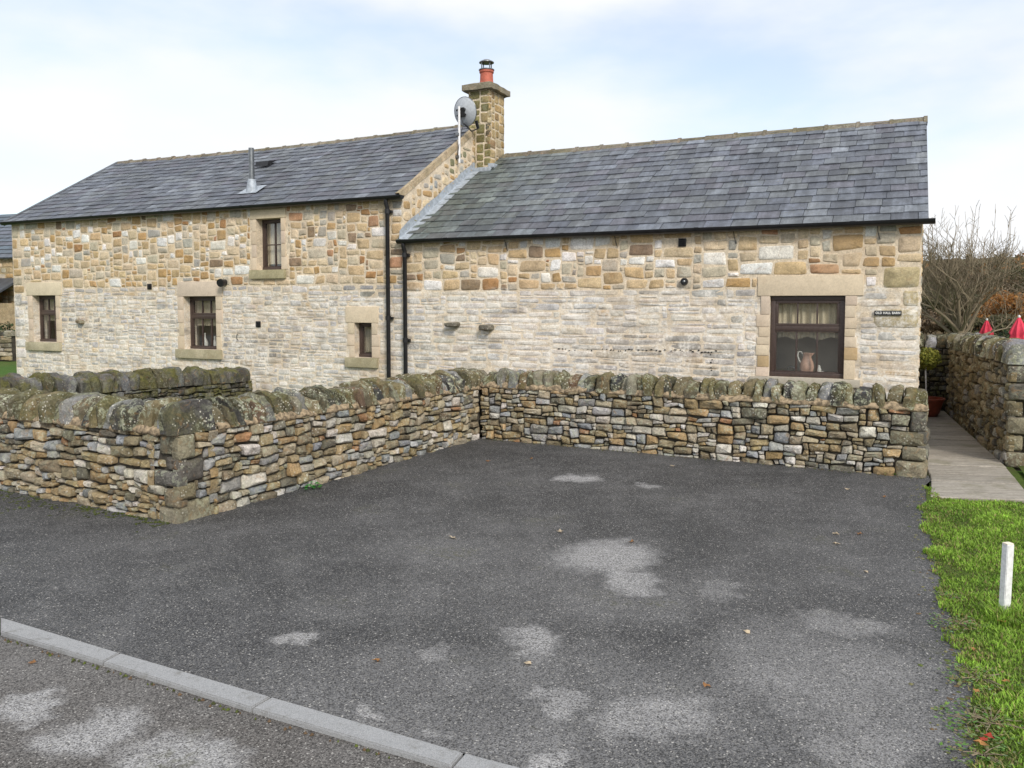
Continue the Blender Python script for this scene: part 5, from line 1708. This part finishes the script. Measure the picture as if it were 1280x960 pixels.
spots = [(1160, 60, 5.0, 6, OLIVE, 'olive'), (1185, 75, 5.6, 7, BROWN, 'brown'), (1212, 66, 5.0, 7, OLIVE, 'olive'), (1240, 80, 5.6, 8, BROWN, 'brown'), (1262, 52, 4.4, 5, RUST, 'rust'), (1283, 46, 4.6, 5, RUST, 'rust'),
         (1272, 90, 6, 9, OLIVE, 'olive'), (1300, 70, 6, 8, BROWN, 'brown'), (1225, 44, 2.6, 4, OLIVE, 'olive'), (1180, 46, 2.8, 4.5, BROWN, 'brown'), (1330, 60, 7, 8, OLIVE, 'olive'), (1140, 85, 7, 8, OLIVE, 'olive')]
NAMES = {'olive': 'dull olive tree on the slope behind the bare tree', 'brown': 'brown late autumn tree on the slope behind the garden', 'rust': 'rust orange autumn tree on the slope behind the parasols'}
for i, (px_, dep, h, w, cols, kk) in enumerate(spots):
    q = at_depth(px_, 380, dep)
    leafy_tree('autumn_tree', NAMES[kk], q.x, q.y, h, w, cols, 60+i, 3600, 0.11, f'{kk} trees on the slope')
# far wooded ridge
rr = random.Random(9)
wv = MB()
for i in range(260):
    a = R(rr.uniform(40, 64)); d = rr.uniform(110, 170)
    x, y = d*math.cos(a), d*math.sin(a)
    leaf_ball(wv, x, y, terrain_z(x, y)+1.5, 4.0, 4.0, 3.5, 70, 0.6, rr.choice([OLIVE, BROWN, BROWN, OLIVE, RUST]), rr, 0.3)
tag(wv.build('woodland', M['leaf']), 'distant brown and olive woodland covering the hillside', 'woodland', kind='stuff')

# ================================================================== NEIGHBOUR ON THE FAR LEFT
rs = random.Random(50)
q = at_depth(16, 383, 31.0)
nh = thing('neighbour_house', 'distant stone house with slate roof and lean to porch, mostly hidden', 'house', (q.x, q.y, -0.07), -0.35)
nb = MB()
pl = lambda x0, x1, y0, y1, z0, z1: nb.box(x0, x1, y0, y1, z0, z1, (0.40, 0.31, 0.19, 0.4))
pl(-7, 0.6, 0, 6, 0, 3.75)
nwall = nb.build('wall', M['chimney_stone'], nh)
npc = []
nfn = frame_fn((-7, 0, 0), (1, 0, 0), (0, -1, 0))
for r_ in rubble(7.6, 3.7, lambda x, z, r2: (r2.uniform(0.25, 0.6), r2.uniform(0.14, 0.26)), rs, 0.15):
    npc.append(nfn(stone_piece(r_, 0.03, 0.02, 0.03, 0.3, rs, pick(TAN, rs), 0.3, 8)))
emit(npc, 'stone', 'small_stones', M['chimney_stone'], nwall, 0, force_stuff=True)
rf = MB()
for i in range(12):
    t0, t1 = i/12, (i+1)/12
    rf.add([(-7.2, -0.2+3.2*t0, 3.7+2.1*t0+0.03), (0.8, -0.2+3.2*t0, 3.7+2.1*t0+0.03), (0.8, -0.2+3.2*t1, 3.7+2.1*t1), (-7.2, -0.2+3.2*t1, 3.7+2.1*t1)], [(0, 1, 2, 3)], (0.10*rs.uniform(.85, 1.15), 0.12, 0.15, rs.random()))
    rf.add([(-7.2, -0.2+3.2*t0, 3.7+2.1*t0-0.02), (0.8, -0.2+3.2*t0, 3.7+2.1*t0-0.02), (0.8, -0.2+3.2*t0, 3.7+2.1*t0+0.03), (-7.2, -0.2+3.2*t0, 3.7+2.1*t0+0.03)], [(0, 1, 2, 3)], (0.05, 0.06, 0.07, 0))
rf.add([(-7.2, 3.0, 5.8), (0.8, 3.0, 5.8), (0.8, 6.2, 3.7), (-7.2, 6.2, 3.7)], [(0, 1, 2, 3)], (0.1, 0.12, 0.15, 0.5))
rf.add([(0.6, 0, 3.7), (0.6, 6, 3.7), (0.6, 3.0, 5.7)], [(0, 1, 2)], (0.35, 0.28, 0.18, 0.2))
rf.build('roof', M['slate'], nh)
pr = MB()
pr.add([(-3, -1.6, 2.05), (0.5, -1.6, 2.05), (0.5, -0.02, 2.95), (-3, -0.02, 2.95), (-3, -1.6, 1.97), (0.5, -1.6, 1.97), (0.5, -0.02, 2.87), (-3, -0.02, 2.87)], [(0,1,2,3), (4,7,6,5), (0,4,5,1), (1,5,6,2), (3,7,4,0)], (0.06, 0.065, 0.075, 0.2))
pr.build('porch_roof', M['slate'], nh)
MB().box(-2.9, 0.4, -1.4, -0.01, 0, 2.0, (0.42, 0.32, 0.2, 0.3)).build('porch_wall', M['chimney_stone'], nh)
fr = MB().box(-0.35, 0.36, -1.46, -1.402, 0.1, 1.9, bev=0.01).build('door_frame', M['white_paint'], nh, 40)
MB().box(-0.22, 0.24, -1.475, -1.461, 0.75, 1.75).build('pane', M['glass'], fr)
MB().box(-0.24, 0.26, -1.468, -1.4605, 0.2, 1.78).build('door_leaf', M['black_plastic'], fr)
MB().lathe([(0, 0), (0.05, 0.02), (0.08, 0.12), (0.06, 0.2), (0, 0.26)], 10, (-0.55, -1.52, 1.45)).tube([(-0.55, -1.40, 1.75), (-0.55, -1.52, 1.75), (-0.55, -1.52, 1.68)], 0.015, 6).build('wall_lamp', M['black_plastic'], nh, 40)
# stone garden wall and hedge in front of it
dry_wall('far_garden_wall', 'far low garden wall in front of the neighbouring house', Vector((q.x-5.5, q.y-1.0, 0)), Vector((q.x+1.8, q.y-3.2, 0)), 1, 0.80, 0.4, 0.2, 51, size=lambda x, z, r2: (r2.uniform(0.2, 0.5), r2.uniform(0.1, 0.2)), cope_w=(0.18, 0.3), mortar=False)
hd = thing('clipped_hedge', 'dark clipped hedge behind the far garden wall', 'hedge', (q.x-2.0, q.y-1.35, -0.07), -0.29)
hb = MB()
for i in range(12): leaf_ball(hb, -3.3+0.6*i, 0, 0.75, 0.5, 0.35, 0.62, 420, 0.07, [(0.03,0.05,0.02), (0.045,0.07,0.025)], rs)
hb.build('foliage', M['leaf'], hd)
MB().tube([(-3.4, 0, 0.1), (0, 0.05, 0.15), (3.4, 0, 0.1)], 0.05, 6).build('stems', M['bark'], hd)
